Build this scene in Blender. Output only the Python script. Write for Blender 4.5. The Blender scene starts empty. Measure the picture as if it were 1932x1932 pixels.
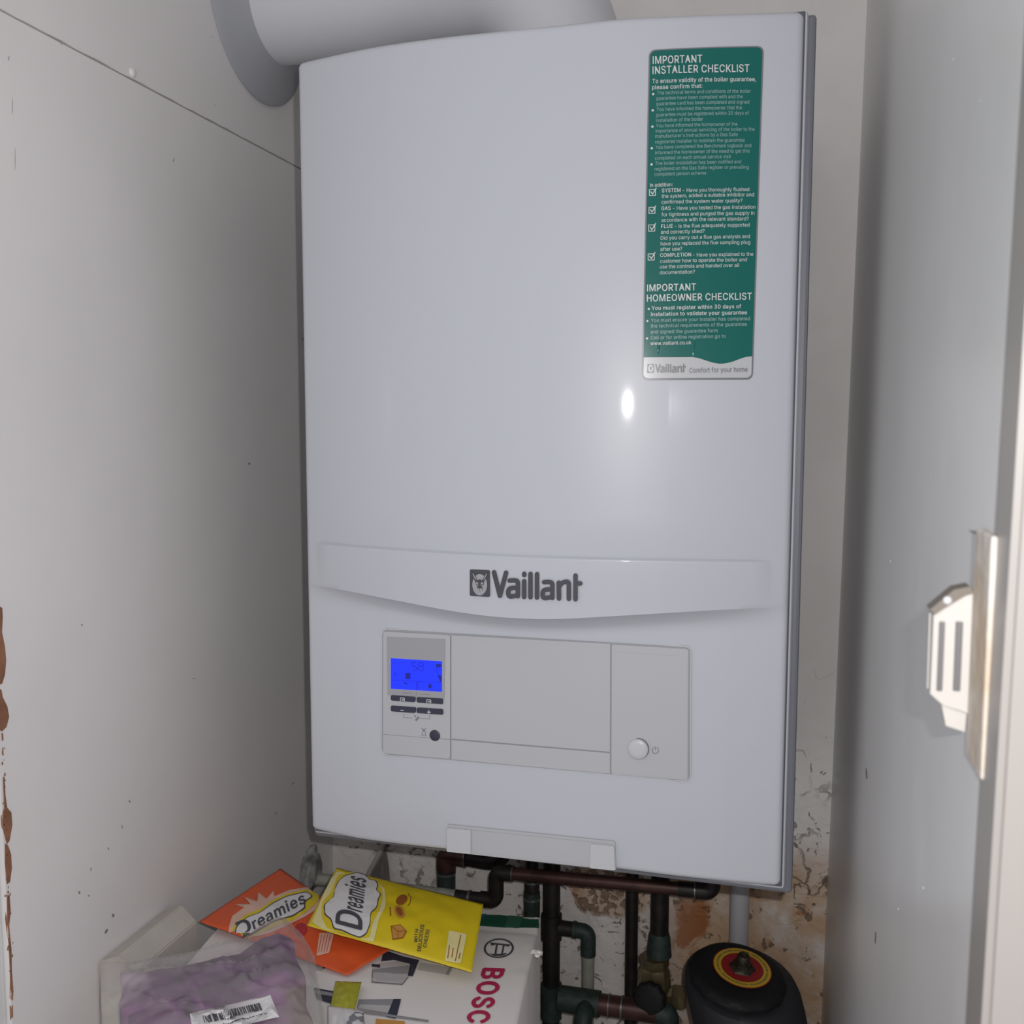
import bpy, bmesh, math, random
from mathutils import Vector, Matrix, noise
from mathutils.bvhtree import BVHTree
from mathutils.geometry import delaunay_2d_cdt

random.seed(7)
S = bpy.context.scene
COL = S.collection

# ------------------------------------------------------------------ camera
CAM = Vector((0.209778, -0.838836, 0.896202))
RM = Matrix(((0.9649752681, 0.2623390456, 0.0009782985),      # camera right
             (0.0248531508, -0.0877050173, -0.9958364077),    # camera down
             (-0.2611609711, 0.9609818183, -0.0911531245)))   # camera forward
F = 1852.61
cam = bpy.data.cameras.new('camera')
cam.sensor_width = 36.0
cam.lens = F / 1932 * 36.0
cam.clip_start = 0.01
cam.dof.use_dof = True
cam.dof.focus_distance = 0.84
cam.dof.aperture_fstop = 14.0
camo = bpy.data.objects.new('camera', cam)
COL.objects.link(camo)
camo.matrix_world = Matrix((
    (RM[0][0], -RM[1][0], -RM[2][0], CAM.x),
    (RM[0][1], -RM[1][1], -RM[2][1], CAM.y),
    (RM[0][2], -RM[1][2], -RM[2][2], CAM.z),
    (0, 0, 0, 1)))
S.camera = camo

# ------------------------------------------------------------------ light
w = bpy.data.worlds.new('world')
S.world = w
w.use_nodes = True
w.node_tree.nodes['Background'].inputs[0].default_value = (0.98, 0.98, 1.0, 1)
w.node_tree.nodes['Background'].inputs[1].default_value = 0.53
fl = bpy.data.lights.new('phone_flash', 'POINT')
fl.energy = 10.5
fl.shadow_soft_size = 0.004
fl.color = (1.0, 0.98, 0.97)
flo = bpy.data.objects.new('phone_flash', fl)
COL.objects.link(flo)
flo.location = CAM + Vector((0.027, 0.0, 0.030))
S.view_settings.view_transform = 'Standard'
S.view_settings.look = 'None'
S.view_settings.gamma = 1
S.view_settings.use_curve_mapping = False
S.view_settings.exposure = 0.05


# ------------------------------------------------------------------ helpers
def ray(u, v):
    a, b = (u - 966) / F, (v - 966) / F
    return RM[0] * a + RM[1] * b + RM[2]


def at(ax, u, v, val):
    """the point of the plane axis=val that the photograph shows at (u,v)"""
    r = ray(u, v)
    return CAM + r * ((val - CAM[ax]) / r[ax])


def px(P):
    d = Vector(P) - CAM
    z = RM[2].dot(d)
    return (966 + F * RM[0].dot(d) / z, 966 + F * RM[1].dot(d) / z)


def lerp(a, b, t):
    return a + (b - a) * t


def sm(t):
    t = max(0, min(1, t))
    return t * t * (3 - 2 * t)


def interp(pts, x):
    if x <= pts[0][0]:
        return pts[0][1]
    for (a, b), (c, d) in zip(pts, pts[1:]):
        if x <= c:
            return b + (d - b) * (x - a) / (c - a)
    return pts[-1][1]


def srgb(r, g, b):
    def f(c):
        c /= 255
        return c / 12.92 if c <= .04045 else ((c + .055) / 1.055) ** 2.4
    return (f(r), f(g), f(b), 1)


def mat(name, col, rough=.5, metal=0, spec=.5, coat=0, bump=None, mottle=None, emit=None):
    """col is linear rgb; bump=(scale,strength,dist); mottle=(scale,amount)"""
    m = bpy.data.materials.new(name)
    m.use_nodes = True
    nt = m.node_tree
    b = nt.nodes['Principled BSDF']
    if len(col) == 3:
        col = (*col, 1)
    b.inputs['Base Color'].default_value = col
    b.inputs['Roughness'].default_value = rough
    b.inputs['Metallic'].default_value = metal
    b.inputs['Specular IOR Level'].default_value = spec
    if coat:
        b.inputs['Coat Weight'].default_value = coat
        b.inputs['Coat Roughness'].default_value = .05
    if emit:
        b.inputs['Emission Color'].default_value = col
        b.inputs['Emission Strength'].default_value = emit
    if bump or mottle:
        tc = nt.nodes.new('ShaderNodeTexCoord')
    if bump:
        n = nt.nodes.new('ShaderNodeTexNoise')
        n.inputs['Scale'].default_value = bump[0]
        n.inputs['Detail'].default_value = 4
        nt.links.new(tc.outputs['Object'], n.inputs['Vector'])
        bp = nt.nodes.new('ShaderNodeBump')
        bp.inputs['Strength'].default_value = bump[1]
        bp.inputs['Distance'].default_value = bump[2]
        nt.links.new(n.outputs['Fac'], bp.inputs['Height'])
        nt.links.new(bp.outputs['Normal'], b.inputs['Normal'])
    if mottle:
        n = nt.nodes.new('ShaderNodeTexNoise')
        n.inputs['Scale'].default_value = mottle[0]
        n.inputs['Detail'].default_value = 5
        nt.links.new(tc.outputs['Object'], n.inputs['Vector'])
        r = nt.nodes.new('ShaderNodeValToRGB')
        k = mottle[1]
        second = mottle[2] if len(mottle) > 2 else tuple(c * (1 - k) for c in col[:3])
        r.color_ramp.elements[0].position = .35
        r.color_ramp.elements[1].position = .65
        r.color_ramp.elements[0].color = (*second[:3], 1)
        r.color_ramp.elements[1].color = col
        nt.links.new(n.outputs['Fac'], r.inputs['Fac'])
        nt.links.new(r.outputs['Color'], b.inputs['Base Color'])
    return m


class MB:
    """collects shapes and links them as ONE mesh object"""
    def __init__(self):
        self.bm = bmesh.new()

    def faces(self, vs, fs, m=0, smooth=False):
        bv = [self.bm.verts.new(v) for v in vs]
        out = []
        for f in fs:
            try:
                q = self.bm.faces.new([bv[i] for i in f])
            except ValueError:
                continue
            q.material_index = m
            q.smooth = smooth
            out.append(q)
        return bv, out

    def box(self, lo, hi, m=0, bev=0, seg=2):
        lo, hi = Vector(lo), Vector(hi)
        vs = [(x, y, z) for x in (lo.x, hi.x) for y in (lo.y, hi.y) for z in (lo.z, hi.z)]
        fs = [(0, 1, 3, 2), (4, 6, 7, 5), (0, 4, 5, 1), (2, 3, 7, 6), (0, 2, 6, 4), (1, 5, 7, 3)]
        bv, out = self.faces(vs, fs, m)
        if bev:
            es = {e for f in out for e in f.edges}
            bmesh.ops.bevel(self.bm, geom=list(es), offset=bev, segments=seg, profile=.5, affect='EDGES')
        return bv

    def tube(self, pts, r, seg=20, m=0, caps=True):
        pts = [Vector(p) for p in pts]
        rs = r if isinstance(r, (list, tuple)) else [r] * len(pts)
        t0 = (pts[1] - pts[0]).normalized()
        nrm = t0.orthogonal().normalized()
        rings, prev = [], t0
        for i, p in enumerate(pts):
            a = (pts[i] - pts[i - 1]).normalized() if i else t0
            b = (pts[i + 1] - pts[i]).normalized() if i < len(pts) - 1 else a
            t = (a + b).normalized()
            nrm = (prev.rotation_difference(t) @ nrm)
            nrm = (nrm - t * nrm.dot(t)).normalized()
            prev = t
            bi = t.cross(nrm)
            rings.append([p + (nrm * math.cos(k / seg * 2 * math.pi) + bi * math.sin(k / seg * 2 * math.pi)) * rs[i] for k in range(seg)])
        self.loft(rings, m, caps)

    def loft(self, rings, m=0, caps=True, smooth=True):
        n = len(rings[0])
        vs = [v for r in rings for v in r]
        fs = [(i * n + k, i * n + (k + 1) % n, (i + 1) * n + (k + 1) % n, (i + 1) * n + k)
              for i in range(len(rings) - 1) for k in range(n)]
        bv, out = self.faces(vs, fs, m, smooth)
        if caps:
            for idx in (0, len(rings) - 1):
                try:
                    f = self.bm.faces.new([bv[idx * n + k] for k in range(n)])
                    f.material_index = m
                except ValueError:
                    pass

    def lathe(self, prof, org, axis, seg=32, m=0, wob=None):
        axis = Vector(axis).normalized()
        e1 = Vector((0, 1, 0)).cross(axis)
        if e1.length < 1e-3:
            e1 = Vector((1, 0, 0)).cross(axis)
        e1.normalize()
        e2 = axis.cross(e1)
        org = Vector(org)
        rings = []
        for r, h in prof:
            ring = []
            for k in range(seg):
                a = k / seg * 2 * math.pi
                rr = r * (1 + (wob(a, h) if wob else 0))
                ring.append(org + axis * h + (e1 * math.cos(a) + e2 * math.sin(a)) * rr)
            rings.append(ring)
        self.loft(rings, m, True)

    def prism(self, front, back, m=0):
        """a plate between two equal outlines (lists of 3D points)"""
        n = len(front)
        bv, _ = self.faces(list(front) + list(back), [], m)
        for loop in (bv[:n], bv[n:][::-1]):
            try:
                f = self.bm.faces.new(loop)
                f.material_index = m
                bmesh.ops.triangulate(self.bm, faces=[f])
            except ValueError:
                pass
        for k in range(n):
            try:
                f = self.bm.faces.new((bv[k], bv[(k + 1) % n], bv[n + (k + 1) % n], bv[n + k]))
                f.material_index = m
            except ValueError:
                pass

    def build(self, name, mats, parent=None, norm=True, smooth_angle=None):
        if norm:
            bmesh.ops.recalc_face_normals(self.bm, faces=self.bm.faces[:])
        me = bpy.data.meshes.new(name)
        self.bm.to_mesh(me)
        self.bm.free()
        for m in (mats if isinstance(mats, (list, tuple)) else [mats]):
            me.materials.append(m)
        if smooth_angle is not None:
            for p in me.polygons:
                p.use_smooth = True
            me.set_sharp_from_angle(angle=math.radians(smooth_angle))
        o = bpy.data.objects.new(name, me)
        COL.objects.link(o)
        if parent:
            o.parent = parent
            o.matrix_parent_inverse = Matrix.Translation(-parent.location)
        return o


def tag(o, label, cat, group=None):
    o['label'] = label
    o['category'] = cat
    if group:
        o['group'] = group
    return o


def thing(name, label, cat, loc, group=None):
    o = bpy.data.objects.new(name, None)
    o.empty_display_size = .02
    o.location = loc
    COL.objects.link(o)
    return tag(o, label, cat, group)


def struct(o):
    o['kind'] = 'structure'
    return o


def round_poly(pts, r, n=6):
    out = []
    N = len(pts)
    for i in range(N):
        p = Vector(pts[i])
        a = Vector(pts[i - 1]) - p
        b = Vector(pts[(i + 1) % N]) - p
        q = min(r, a.length * .49, b.length * .49)
        p0, p1 = p + a.normalized() * q, p + b.normalized() * q
        for k in range(n + 1):
            t = k / n
            out.append(tuple((1 - t) ** 2 * p0 + 2 * t * (1 - t) * p + t * t * p1))
    return out


def fillet(pts, r, n=7):
    pts = [Vector(p) for p in pts]
    out = [pts[0]]
    for i in range(1, len(pts) - 1):
        p = pts[i]
        a, b = pts[i - 1] - p, pts[i + 1] - p
        q = min(r, a.length * .49, b.length * .49)
        p0, p1 = p + a.normalized() * q, p + b.normalized() * q
        for k in range(n + 1):
            t = k / n
            out.append((1 - t) ** 2 * p0 + 2 * t * (1 - t) * p + t * t * p1)
    out.append(pts[-1])
    return out


_txt = {}


def text_mesh(s, bold=0.0, res=2):
    """unit text from the letter outlines below: (verts 2D, polys, width, layer of each vert)"""
    key = (s, bold)
    if key in _txt:
        return _txt[key]
    vs, fs, ly = [], [], []
    for layer in range(3):
        c = bpy.data.curves.new('t', 'CURVE')
        c.dimensions = '2D'
        c.fill_mode = 'FRONT'
        x = 0.0
        for ch in s:
            adv, shapes = GLYPHS[ch]
            shapes = shapes.split('/') if shapes else []
            for L in shapes[layer].split('|') if layer < len(shapes) else []:
                p = [tuple(float(q) / 1000 for q in a.split(',')) for a in L.split(' ')]
                sp_ = c.splines.new('POLY')
                sp_.points.add(len(p) - 1)
                for k, (a, b) in enumerate(p):
                    sp_.points[k].co = (a + x, b, 0, 1)
                sp_.use_cyclic_u = True
            x += adv / 1000 + bold * 1.2
        if len(c.splines):
            o = bpy.data.objects.new('t', c)
            COL.objects.link(o)
            dg = bpy.context.evaluated_depsgraph_get()
            me = o.evaluated_get(dg).to_mesh()
            n = len(vs)
            vs += [(v.co.x, v.co.y) for v in me.vertices]
            fs += [tuple(k + n for k in p.vertices) for p in me.polygons]
            ly += [layer] * (len(vs) - n)
            bpy.data.objects.remove(o)
        bpy.data.curves.remove(c)
    x0 = min(v[0] for v in vs)
    x1 = max(v[0] for v in vs)
    vs = [(v[0] - x0, v[1]) for v in vs]
    if bold:                              # heavier strokes: the same outlines laid side by side
        n, v0, f0, l0 = len(vs), vs, fs, ly
        vs, fs, ly = [], [], []
        for i, (dx, dy) in enumerate(((-1, 0), (1, 0), (0, .7), (0, -.7))):
            vs += [(x + dx * bold * .62, y + dy * bold * .62) for x, y in v0]
            fs += [tuple(k + i * n for k in f) for f in f0]
            ly += [q + 3 * i for q in l0]
    _txt[key] = (vs, fs, x1 - x0, ly)
    return _txt[key]


# letter outlines: advance, then closed outlines in thousandths of the type size
GLYPHS = {
    "'": (206, '78,318 70,509 136,509 128,318'),
    ',': (188, '38,-119 68,71 137,71 84,-119'),
    '-': (453, '337,244 337,188 114,188 114,244'),
    '.': (188, '83,-3 63,9 55,18 50,41 55,64 73,81 95,87 118,81 135,64 140,53 140,29 128,9 107,-3'),
    '0': (453, '227,-7 191,-3 158,7 130,24 105,48 85,77 69,113 57,155 50,202 48,254 50,306 57,353 69,395 85,431 106,461 130,484 159,502 191,512 227,516 262,512 295,502 323,484 348,461 368,431 384,395 396,353 403,306 405,254 403,202 396,155 384,113 368,77 348,48 323,24 295,7 263,-3|227,50 250,52 271,60 290,74 306,92 320,116 338,176 344,254 338,332 320,393 290,435 271,449 250,457 227,460 203,457 182,449 163,435 147,416 123,365 115,332 109,254 115,176 123,144 147,92 163,74 182,60 203,52'),
    '3': (453, '218,-7 188,-5 133,10 108,22 70,57 57,79 48,104 44,132 109,132 118,100 137,76 165,59 200,51 239,51 275,61 291,69 315,93 328,125 328,163 316,196 306,211 275,234 229,246 157,248 157,299 288,448 288,452 70,452 70,509 372,509 372,461 211,278 211,289 247,290 279,286 308,276 333,262 354,244 371,222 383,198 391,173 393,145 390,116 383,90 370,66 354,45 333,27 309,12 251,-5'),
    '5': (453, '221,-7 192,-5 165,1 140,11 99,41 83,60 71,82 63,105 60,130 122,130 130,102 148,78 173,60 204,51 241,51 276,64 304,89 322,122 328,162 321,203 314,221 290,251 275,262 238,275 201,276 152,262 128,246 67,253 96,509 366,509 366,452 151,452 136,301 178,325 229,334 274,328 313,311 345,285 370,251 386,210 391,163 388,132 381,102 369,76 352,52 332,32 309,15 282,3 253,-4'),
    '8': (453, '226,-7 193,-5 163,1 136,11 111,25 91,42 74,62 62,84 54,109 53,156 65,195 87,228 117,252 153,267 129,276 109,289 93,308 80,330 73,354 70,380 79,429 90,450 124,485 170,508 197,514 226,516 255,514 282,508 328,485 346,469 373,429 382,380 379,354 372,330 359,308 343,289 300,265 335,252 365,228 387,195 395,176 401,135 398,109 391,84 362,42 341,25 317,11 289,1 259,-5|248,50 285,60 313,79 331,106 337,139 330,173 312,202 283,223 247,234 206,234 169,223 140,202 122,173 115,139 121,106 139,79 167,60 205,50|244,291 274,300 298,318 314,344 319,376 314,407 299,432 275,449 244,459 208,459 164,442 145,420 134,392 134,359 145,330 165,308 193,294 209,291'),
    ':': (188, '83,-3 63,9 55,18 50,41 55,64 73,81 95,87 118,81 135,64 140,53 140,29 128,9 107,-3/83,272 63,284 51,304 51,328 63,349 83,360 95,362 118,356 128,349 140,328 140,304 128,284 107,272'),
    '?': (358, '132,152 136,211 148,245 180,279 236,321 255,349 262,384 257,413 242,436 220,452 193,461 163,461 137,453 115,437 99,412 92,378 27,378 30,406 49,452 64,471 82,487 126,508 151,514 178,516 206,514 232,508 275,486 292,470 306,451 316,430 322,407 324,382 322,356 316,332 306,311 292,292 211,226 196,192 194,152/152,-3 131,9 120,29 118,41 124,64 141,80 152,85 176,85 196,73 208,53 208,29 196,9 176,-3'),
    'A': (480, '16,0 201,509 276,509 463,0 395,0 232,478 245,478 191,302 85,0|110,142 110,199 370,199 370,142'),
    'B': (456, '60,0 60,509 274,507 304,501 329,491 350,477 367,461 381,442 396,398 397,353 387,320 368,295 329,272 315,267 315,262 347,254 378,234 402,203 411,184 418,136 416,111 410,88 400,67 386,48 368,31 317,8 284,2|125,57 245,57 281,60 309,67 330,80 344,96 353,115 354,153 350,169 333,197 306,218 269,229 125,231|125,285 256,287 288,296 314,314 330,340 335,355 333,393 326,412 313,429 294,442 270,449 240,452 125,452'),
    'C': (510, '267,-7 225,-3 186,7 150,25 119,49 92,79 70,115 53,157 44,203 40,254 44,305 53,352 70,393 92,429 119,459 150,484 186,501 225,512 267,516 317,511 362,496 402,471 435,438 459,397 473,348 408,348 389,395 357,428 330,444 284,455 237,453 209,445 184,432 161,414 141,391 125,364 113,332 106,295 103,254 106,213 113,177 125,145 141,117 161,94 184,76 210,63 237,56 284,54 330,65 369,90 397,128 408,160 473,160 459,112 435,71 420,53 383,24 341,5 293,-6'),
    'D': (502, '219,0 96,0 96,57 215,57 254,60 288,68 318,81 343,99 363,122 379,149 390,181 397,216 399,255 397,294 390,329 379,361 364,388 344,410 320,428 291,441 258,449 221,452 93,452 93,509 225,509 273,505 315,495 353,478 385,455 412,426 433,391 449,351 458,306 462,255 458,205 449,159 433,119 411,83 384,54 351,31 312,14 268,3/125,509 125,0 60,0 60,509'),
    'E': (419, '60,0 60,509 372,509 372,452 125,452 125,286 355,286 355,229 125,229 125,57 375,57 375,0'),
    'F': (410, '60,0 60,509 369,509 369,452 125,452 125,278 346,278 346,221 125,221 125,0'),
    'G': (520, '269,-7 225,-3 185,7 149,25 118,49 91,79 69,116 53,157 43,203 40,254 43,305 53,352 69,393 91,429 117,459 149,484 184,501 223,512 265,516 316,510 340,504 384,483 421,453 449,416 468,373 474,349 408,349 378,406 344,436 300,453 265,456 236,453 209,445 183,432 160,414 141,392 125,364 113,332 106,295 103,254 106,213 113,177 125,145 141,117 161,95 184,76 210,63 238,56 269,53 296,55 322,61 345,71 365,85 382,102 396,123 407,147 413,173 415,202 434,199 283,199 283,256 478,256 475,160 466,124 451,91 431,62 406,38 377,19 344,5 308,-4'),
    'H': (517, '60,0 60,509 125,509 125,289 392,289 392,509 457,509 457,0 392,0 392,232 125,232 125,0'),
    'I': (185, '60,0 60,509 125,509 125,0'),
    'J': (396, '185,-7 143,-2 106,11 75,33 52,63 38,100 33,173 98,173 100,117 108,93 122,74 139,61 160,53 185,50 209,53 230,61 248,74 261,93 269,117 272,145 272,509 336,509 336,145 332,100 318,63 294,33 263,11 227,-2'),
    'K': (467, '104,145 104,216 212,344 364,509 448,509 231,276 228,276/60,0 60,509 125,509 125,0/372,0 188,259 228,309 449,0'),
    'L': (393, '60,0 60,509 125,509 125,57 361,57 361,0'),
    'M': (628, '60,0 60,509 152,509 314,80 476,509 568,509 568,0 507,0 507,420 342,0 286,0 122,420 122,0'),
    'N': (523, '60,0 60,509 136,509 388,107 414,55 405,54 399,195 399,509 463,509 463,0 387,0 108,452 119,454 125,291 125,0'),
    'O': (533, '267,-7 225,-3 186,7 150,25 119,49 92,79 70,115 53,157 44,203 40,254 44,305 53,352 70,393 92,429 119,459 150,484 186,501 225,512 267,516 309,512 348,501 384,484 415,459 442,429 464,393 480,352 490,305 493,254 490,203 480,157 464,115 442,79 415,49 384,25 348,7 309,-3|267,53 296,55 324,63 349,76 372,94 392,116 408,144 420,176 428,213 430,254 428,295 420,332 408,365 392,392 372,415 349,433 324,446 296,453 267,456 237,453 210,445 184,433 161,415 142,392 125,364 113,332 106,295 103,254 106,213 113,176 125,144 161,94 184,76 210,63 237,55'),
    'P': (445, '60,0 60,509 235,509 272,506 305,499 332,487 356,471 375,452 390,430 407,377 409,348 407,318 390,265 375,243 356,223 332,207 305,195 272,188 109,186 109,242 257,244 279,248 312,266 333,294 343,328 343,367 333,402 312,428 297,439 257,451 125,452 125,0'),
    'R': (449, '60,0 60,509 236,509 305,500 333,489 376,455 390,433 401,408 407,381 409,352 407,323 401,296 390,271 376,250 356,232 333,217 305,206 273,200 96,198 96,255 258,256 298,267 325,287 334,300 344,333 344,371 334,405 325,419 298,440 258,451 125,452 125,0/353,0 230,229 303,229 428,0'),
    'S': (447, '224,-9 188,-7 156,-1 128,9 102,23 81,40 64,60 51,83 42,109 38,137 104,137 114,102 123,88 150,66 185,53 224,49 267,54 303,69 329,92 344,122 346,139 340,168 322,189 296,205 145,253 112,269 86,289 67,313 56,341 52,372 54,400 62,425 75,448 92,468 138,498 165,508 195,514 227,516 259,514 289,508 316,498 360,468 377,449 390,427 398,403 401,378 337,378 332,402 320,421 302,437 280,449 254,456 225,459 185,454 152,440 129,418 121,405 115,376 122,345 142,324 198,297 312,264 359,238 395,198 407,161 406,112 399,87 370,43 349,25 294,0 261,-7'),
    'T': (449, '32,452 32,509 417,509 417,452 257,452 257,0 193,0 193,452'),
    'U': (517, '259,-8 220,-6 186,2 154,15 126,33 103,55 85,80 71,108 63,140 60,173 60,509 124,509 126,155 141,113 153,95 187,68 232,53 285,53 331,68 349,80 377,113 391,155 393,509 457,509 457,173 454,140 446,108 433,80 414,55 391,33 363,15 332,2 297,-6'),
    'V': (480, '204,0 16,509 84,509 248,31 235,31 290,206 395,509 463,509 278,0'),
    'W': (686, '155,0 16,509 82,509 197,40 189,40 224,196 306,509 380,509 497,40 488,40 523,196 603,509 670,509 530,0 455,0 346,417 336,475 350,475 318,323 230,0'),
    'Y': (472, '203,0 203,208 16,509 91,509 231,274 250,230 224,230 280,344 381,509 455,509 268,208 268,0'),
    'a': (389, '160,-9 115,-3 76,15 60,29 38,63 32,84 30,108 36,146 53,174 92,200 257,231 271,240 276,257 272,285 260,307 240,322 212,330 178,330 137,316 110,292 100,274 41,291 51,313 79,346 114,368 153,380 208,384 255,375 300,350 322,320 330,301 337,251 337,0 277,0 277,52 272,52 242,16 215,1|192,47 211,51 242,68 263,93 274,122 276,190 134,159 103,139 93,118 93,93 102,72 119,57 142,48'),
    'b': (424, '208,-7 172,4 147,21 118,59 112,59 112,0 53,0 53,509 114,509 114,319 118,319 137,346 171,373 207,383 259,382 287,374 313,361 335,342 354,320 370,293 381,261 388,227 390,189 388,151 381,116 370,84 355,57 336,34 313,16 288,3 260,-6|220,47 242,49 262,55 294,80 316,117 327,163 327,215 316,261 307,281 295,298 262,322 243,328 220,330 198,328 178,322 161,312 134,282 118,241 113,189 118,138 135,95 147,78 179,55 198,49'),
    'c': (396, '174,-5 144,3 117,16 93,35 72,58 56,85 44,116 37,150 34,187 37,225 44,260 56,291 72,318 93,341 117,360 144,374 174,382 226,384 276,371 318,346 349,308 362,277 303,262 278,304 242,325 207,330 184,328 163,321 145,310 130,296 108,258 98,212 96,187 102,139 108,117 130,80 145,66 163,55 207,46 253,55 285,80 304,117 363,102 350,70 331,43 292,12 244,-5 226,-7'),
    'd': (424, '165,-6 137,3 111,16 89,34 70,57 55,84 43,116 36,151 34,189 36,227 43,261 55,293 70,320 89,342 112,361 137,374 165,382 218,383 253,373 287,346 306,319 311,319 311,509 372,509 372,0 313,0 313,59 307,59 277,21 252,4 217,-7|205,47 226,49 246,55 278,78 290,95 306,138 312,189 306,241 300,263 278,299 246,322 227,328 205,330 182,328 162,322 130,298 108,261 98,215 96,189 102,139 118,97 130,80 162,55 182,49'),
    'e': (404, '177,-5 145,3 117,16 92,35 72,58 56,85 44,116 37,150 34,187 36,224 55,290 71,317 91,340 115,359 142,373 172,382 226,383 266,374 303,355 334,324 347,305 365,256 370,227 371,169 75,169 75,221 338,221 310,202 304,248 298,269 277,301 263,314 246,323 205,330 164,323 131,301 109,270 97,231 98,151 102,127 110,106 121,88 151,61 190,48 241,49 276,65 294,82 306,105 365,91 348,55 320,26 283,4 237,-7'),
    'f': (254, '228,379 228,327 6,327 6,379/81,0 82,452 87,470 107,499 135,519 169,529 243,521 227,468 195,474 164,468 154,460 143,435 142,0'),
    'g': (425, '207,-151 156,-146 114,-132 82,-110 59,-84 51,-69 101,-41 131,-74 154,-88 187,-96 236,-95 261,-87 282,-75 298,-58 308,-34 311,-6 311,68 306,68 287,41 266,23 236,10 195,5 165,7 138,14 90,43 71,65 55,90 43,120 36,154 34,191 36,229 43,263 55,293 71,320 90,342 112,361 138,374 166,382 218,383 253,373 279,356 308,319 313,319 313,379 372,379 370,-40 363,-67 350,-90 334,-109 314,-124 291,-136 237,-149|205,59 246,66 264,75 278,87 300,121 311,166 311,219 300,264 291,283 279,299 247,322 227,328 205,330 182,328 163,322 145,312 118,282 102,241 96,193 102,144 118,104 145,76 163,66'),
    'h': (410, '114,0 53,0 53,509 114,509 114,287 102,287 116,319 132,344 152,362 175,374 200,382 252,383 295,369 313,356 341,321 350,298 357,240 357,0 296,0 296,235 293,263 286,286 273,304 256,318 235,326 192,328 161,317 136,297 126,283 115,248'),
    'i': (167, '53,0 53,379 114,379 114,0/73,444 54,455 43,472 41,483 47,504 63,518 84,524 105,518 121,504 126,483 121,463 105,448 95,444'),
    'k': (381, '110,137 110,212 121,212 284,379 360,379 184,199 177,199/53,0 53,509 114,509 114,0/294,0 148,186 191,229 372,0'),
    'l': (189, '112,0 91,8 74,20 62,37 55,59 53,509 114,509 114,83 120,62 135,53 170,54 181,3 147,-2'),
    'm': (610, '53,0 53,379 112,379 112,295 108,295 122,331 144,358 172,376 203,385 245,383 268,375 287,361 303,342 314,320 321,295 312,295 326,329 350,356 381,375 417,385 458,385 497,372 514,361 529,346 541,328 550,307 557,255 557,0 496,0 496,254 493,279 485,298 473,313 456,323 438,329 402,329 374,320 353,302 336,263 335,0 274,0 272,280 265,297 253,311 238,322 220,328 185,329 158,320 135,302 119,274 114,238 114,0'),
    'n': (410, '114,0 53,0 53,379 112,379 112,287 102,287 116,319 132,344 152,362 175,374 200,382 252,383 295,369 313,356 341,321 350,298 357,240 357,0 296,0 296,235 293,263 286,286 273,304 256,318 235,326 192,328 161,317 136,297 126,283 115,248'),
    'o': (415, '207,-8 174,-5 144,3 117,16 93,35 72,58 56,85 44,116 37,150 34,187 37,225 44,260 56,291 72,318 93,341 117,360 144,374 174,382 207,384 241,382 271,374 299,360 323,341 343,318 359,291 371,260 379,225 381,187 379,150 371,116 359,85 343,58 323,35 299,16 271,3 241,-5|207,46 252,55 270,66 298,97 314,139 319,187 314,236 298,278 285,296 270,310 252,321 231,328 207,330 184,328 163,321 145,310 130,296 108,258 98,212 96,187 102,139 108,117 130,80 145,66 163,55'),
    'p': (424, '53,-143 53,379 112,379 112,319 118,319 137,346 171,373 207,383 259,382 287,374 313,361 335,342 354,320 370,293 381,261 388,227 390,189 388,151 381,116 370,84 355,57 336,34 313,16 288,3 260,-6 208,-7 173,4 147,21 118,59 114,59 114,-143|220,47 242,49 262,55 294,80 316,117 327,163 327,215 316,261 307,281 295,298 262,322 243,328 220,330 198,328 178,322 161,312 134,282 118,241 113,189 118,138 135,95 147,78 179,55 198,49'),
    'q': (424, '372,-143 311,-143 311,59 306,59 277,21 252,4 217,-7 165,-6 137,3 111,16 89,34 70,57 55,84 43,116 36,151 34,189 36,227 43,261 55,293 70,320 89,342 112,361 137,374 165,382 218,383 253,373 287,346 307,319 313,319 313,379 372,379|205,47 226,49 246,55 278,78 290,95 306,138 312,189 306,241 300,263 278,299 246,322 227,328 205,330 182,328 162,322 130,298 108,261 98,215 96,189 102,139 118,97 130,80 162,55 182,49'),
    'r': (259, '53,0 53,379 112,379 112,321 115,321 124,339 152,367 171,377 191,383 243,384 243,322 207,326 174,321 146,306 126,284 115,254 114,0'),
    's': (365, '157,-7 112,3 76,24 50,54 41,73 36,94 94,107 101,87 111,72 124,60 160,47 181,45 206,47 227,53 244,62 258,74 265,88 268,103 262,126 243,144 118,180 92,192 72,208 58,227 50,249 47,274 49,295 55,314 65,332 95,360 137,378 161,383 212,383 254,372 286,352 309,324 324,290 268,277 254,304 243,316 210,331 187,333 147,326 131,317 111,292 110,264 124,243 152,229 261,200 287,187 306,171 320,153 328,131 331,107 329,85 323,65 298,31 260,6 210,-7'),
    't': (227, '204,379 204,327 6,327 6,379/65,471 126,471 127,83 130,70 144,55 202,54 213,2 168,-4 138,-1 113,7 92,21 77,41 68,64 65,93'),
    'u': (410, '182,-5 135,2 97,23 82,39 69,59 60,82 54,109 53,379 114,379 116,117 124,94 137,75 154,61 175,53 218,51 249,62 263,71 283,97 295,132 296,379 357,379 357,0 298,0 298,92 307,92 294,60 277,35 257,17 234,5 209,-3'),
    'v': (389, '163,0 17,379 84,379 206,21 184,21 224,155 305,379 371,379 226,0'),
    'w': (567, '138,0 23,379 87,379 175,41 165,41 206,214 252,379 316,379 402,41 391,41 434,214 480,379 545,379 429,0 368,0 277,338 291,338 248,172 199,0'),
    'x': (379, '21,0 171,218 171,171 29,379 100,379 207,206 175,206 233,306 282,379 352,379 209,169 209,214 358,0 287,0 173,182 205,182 148,85 91,0'),
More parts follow.
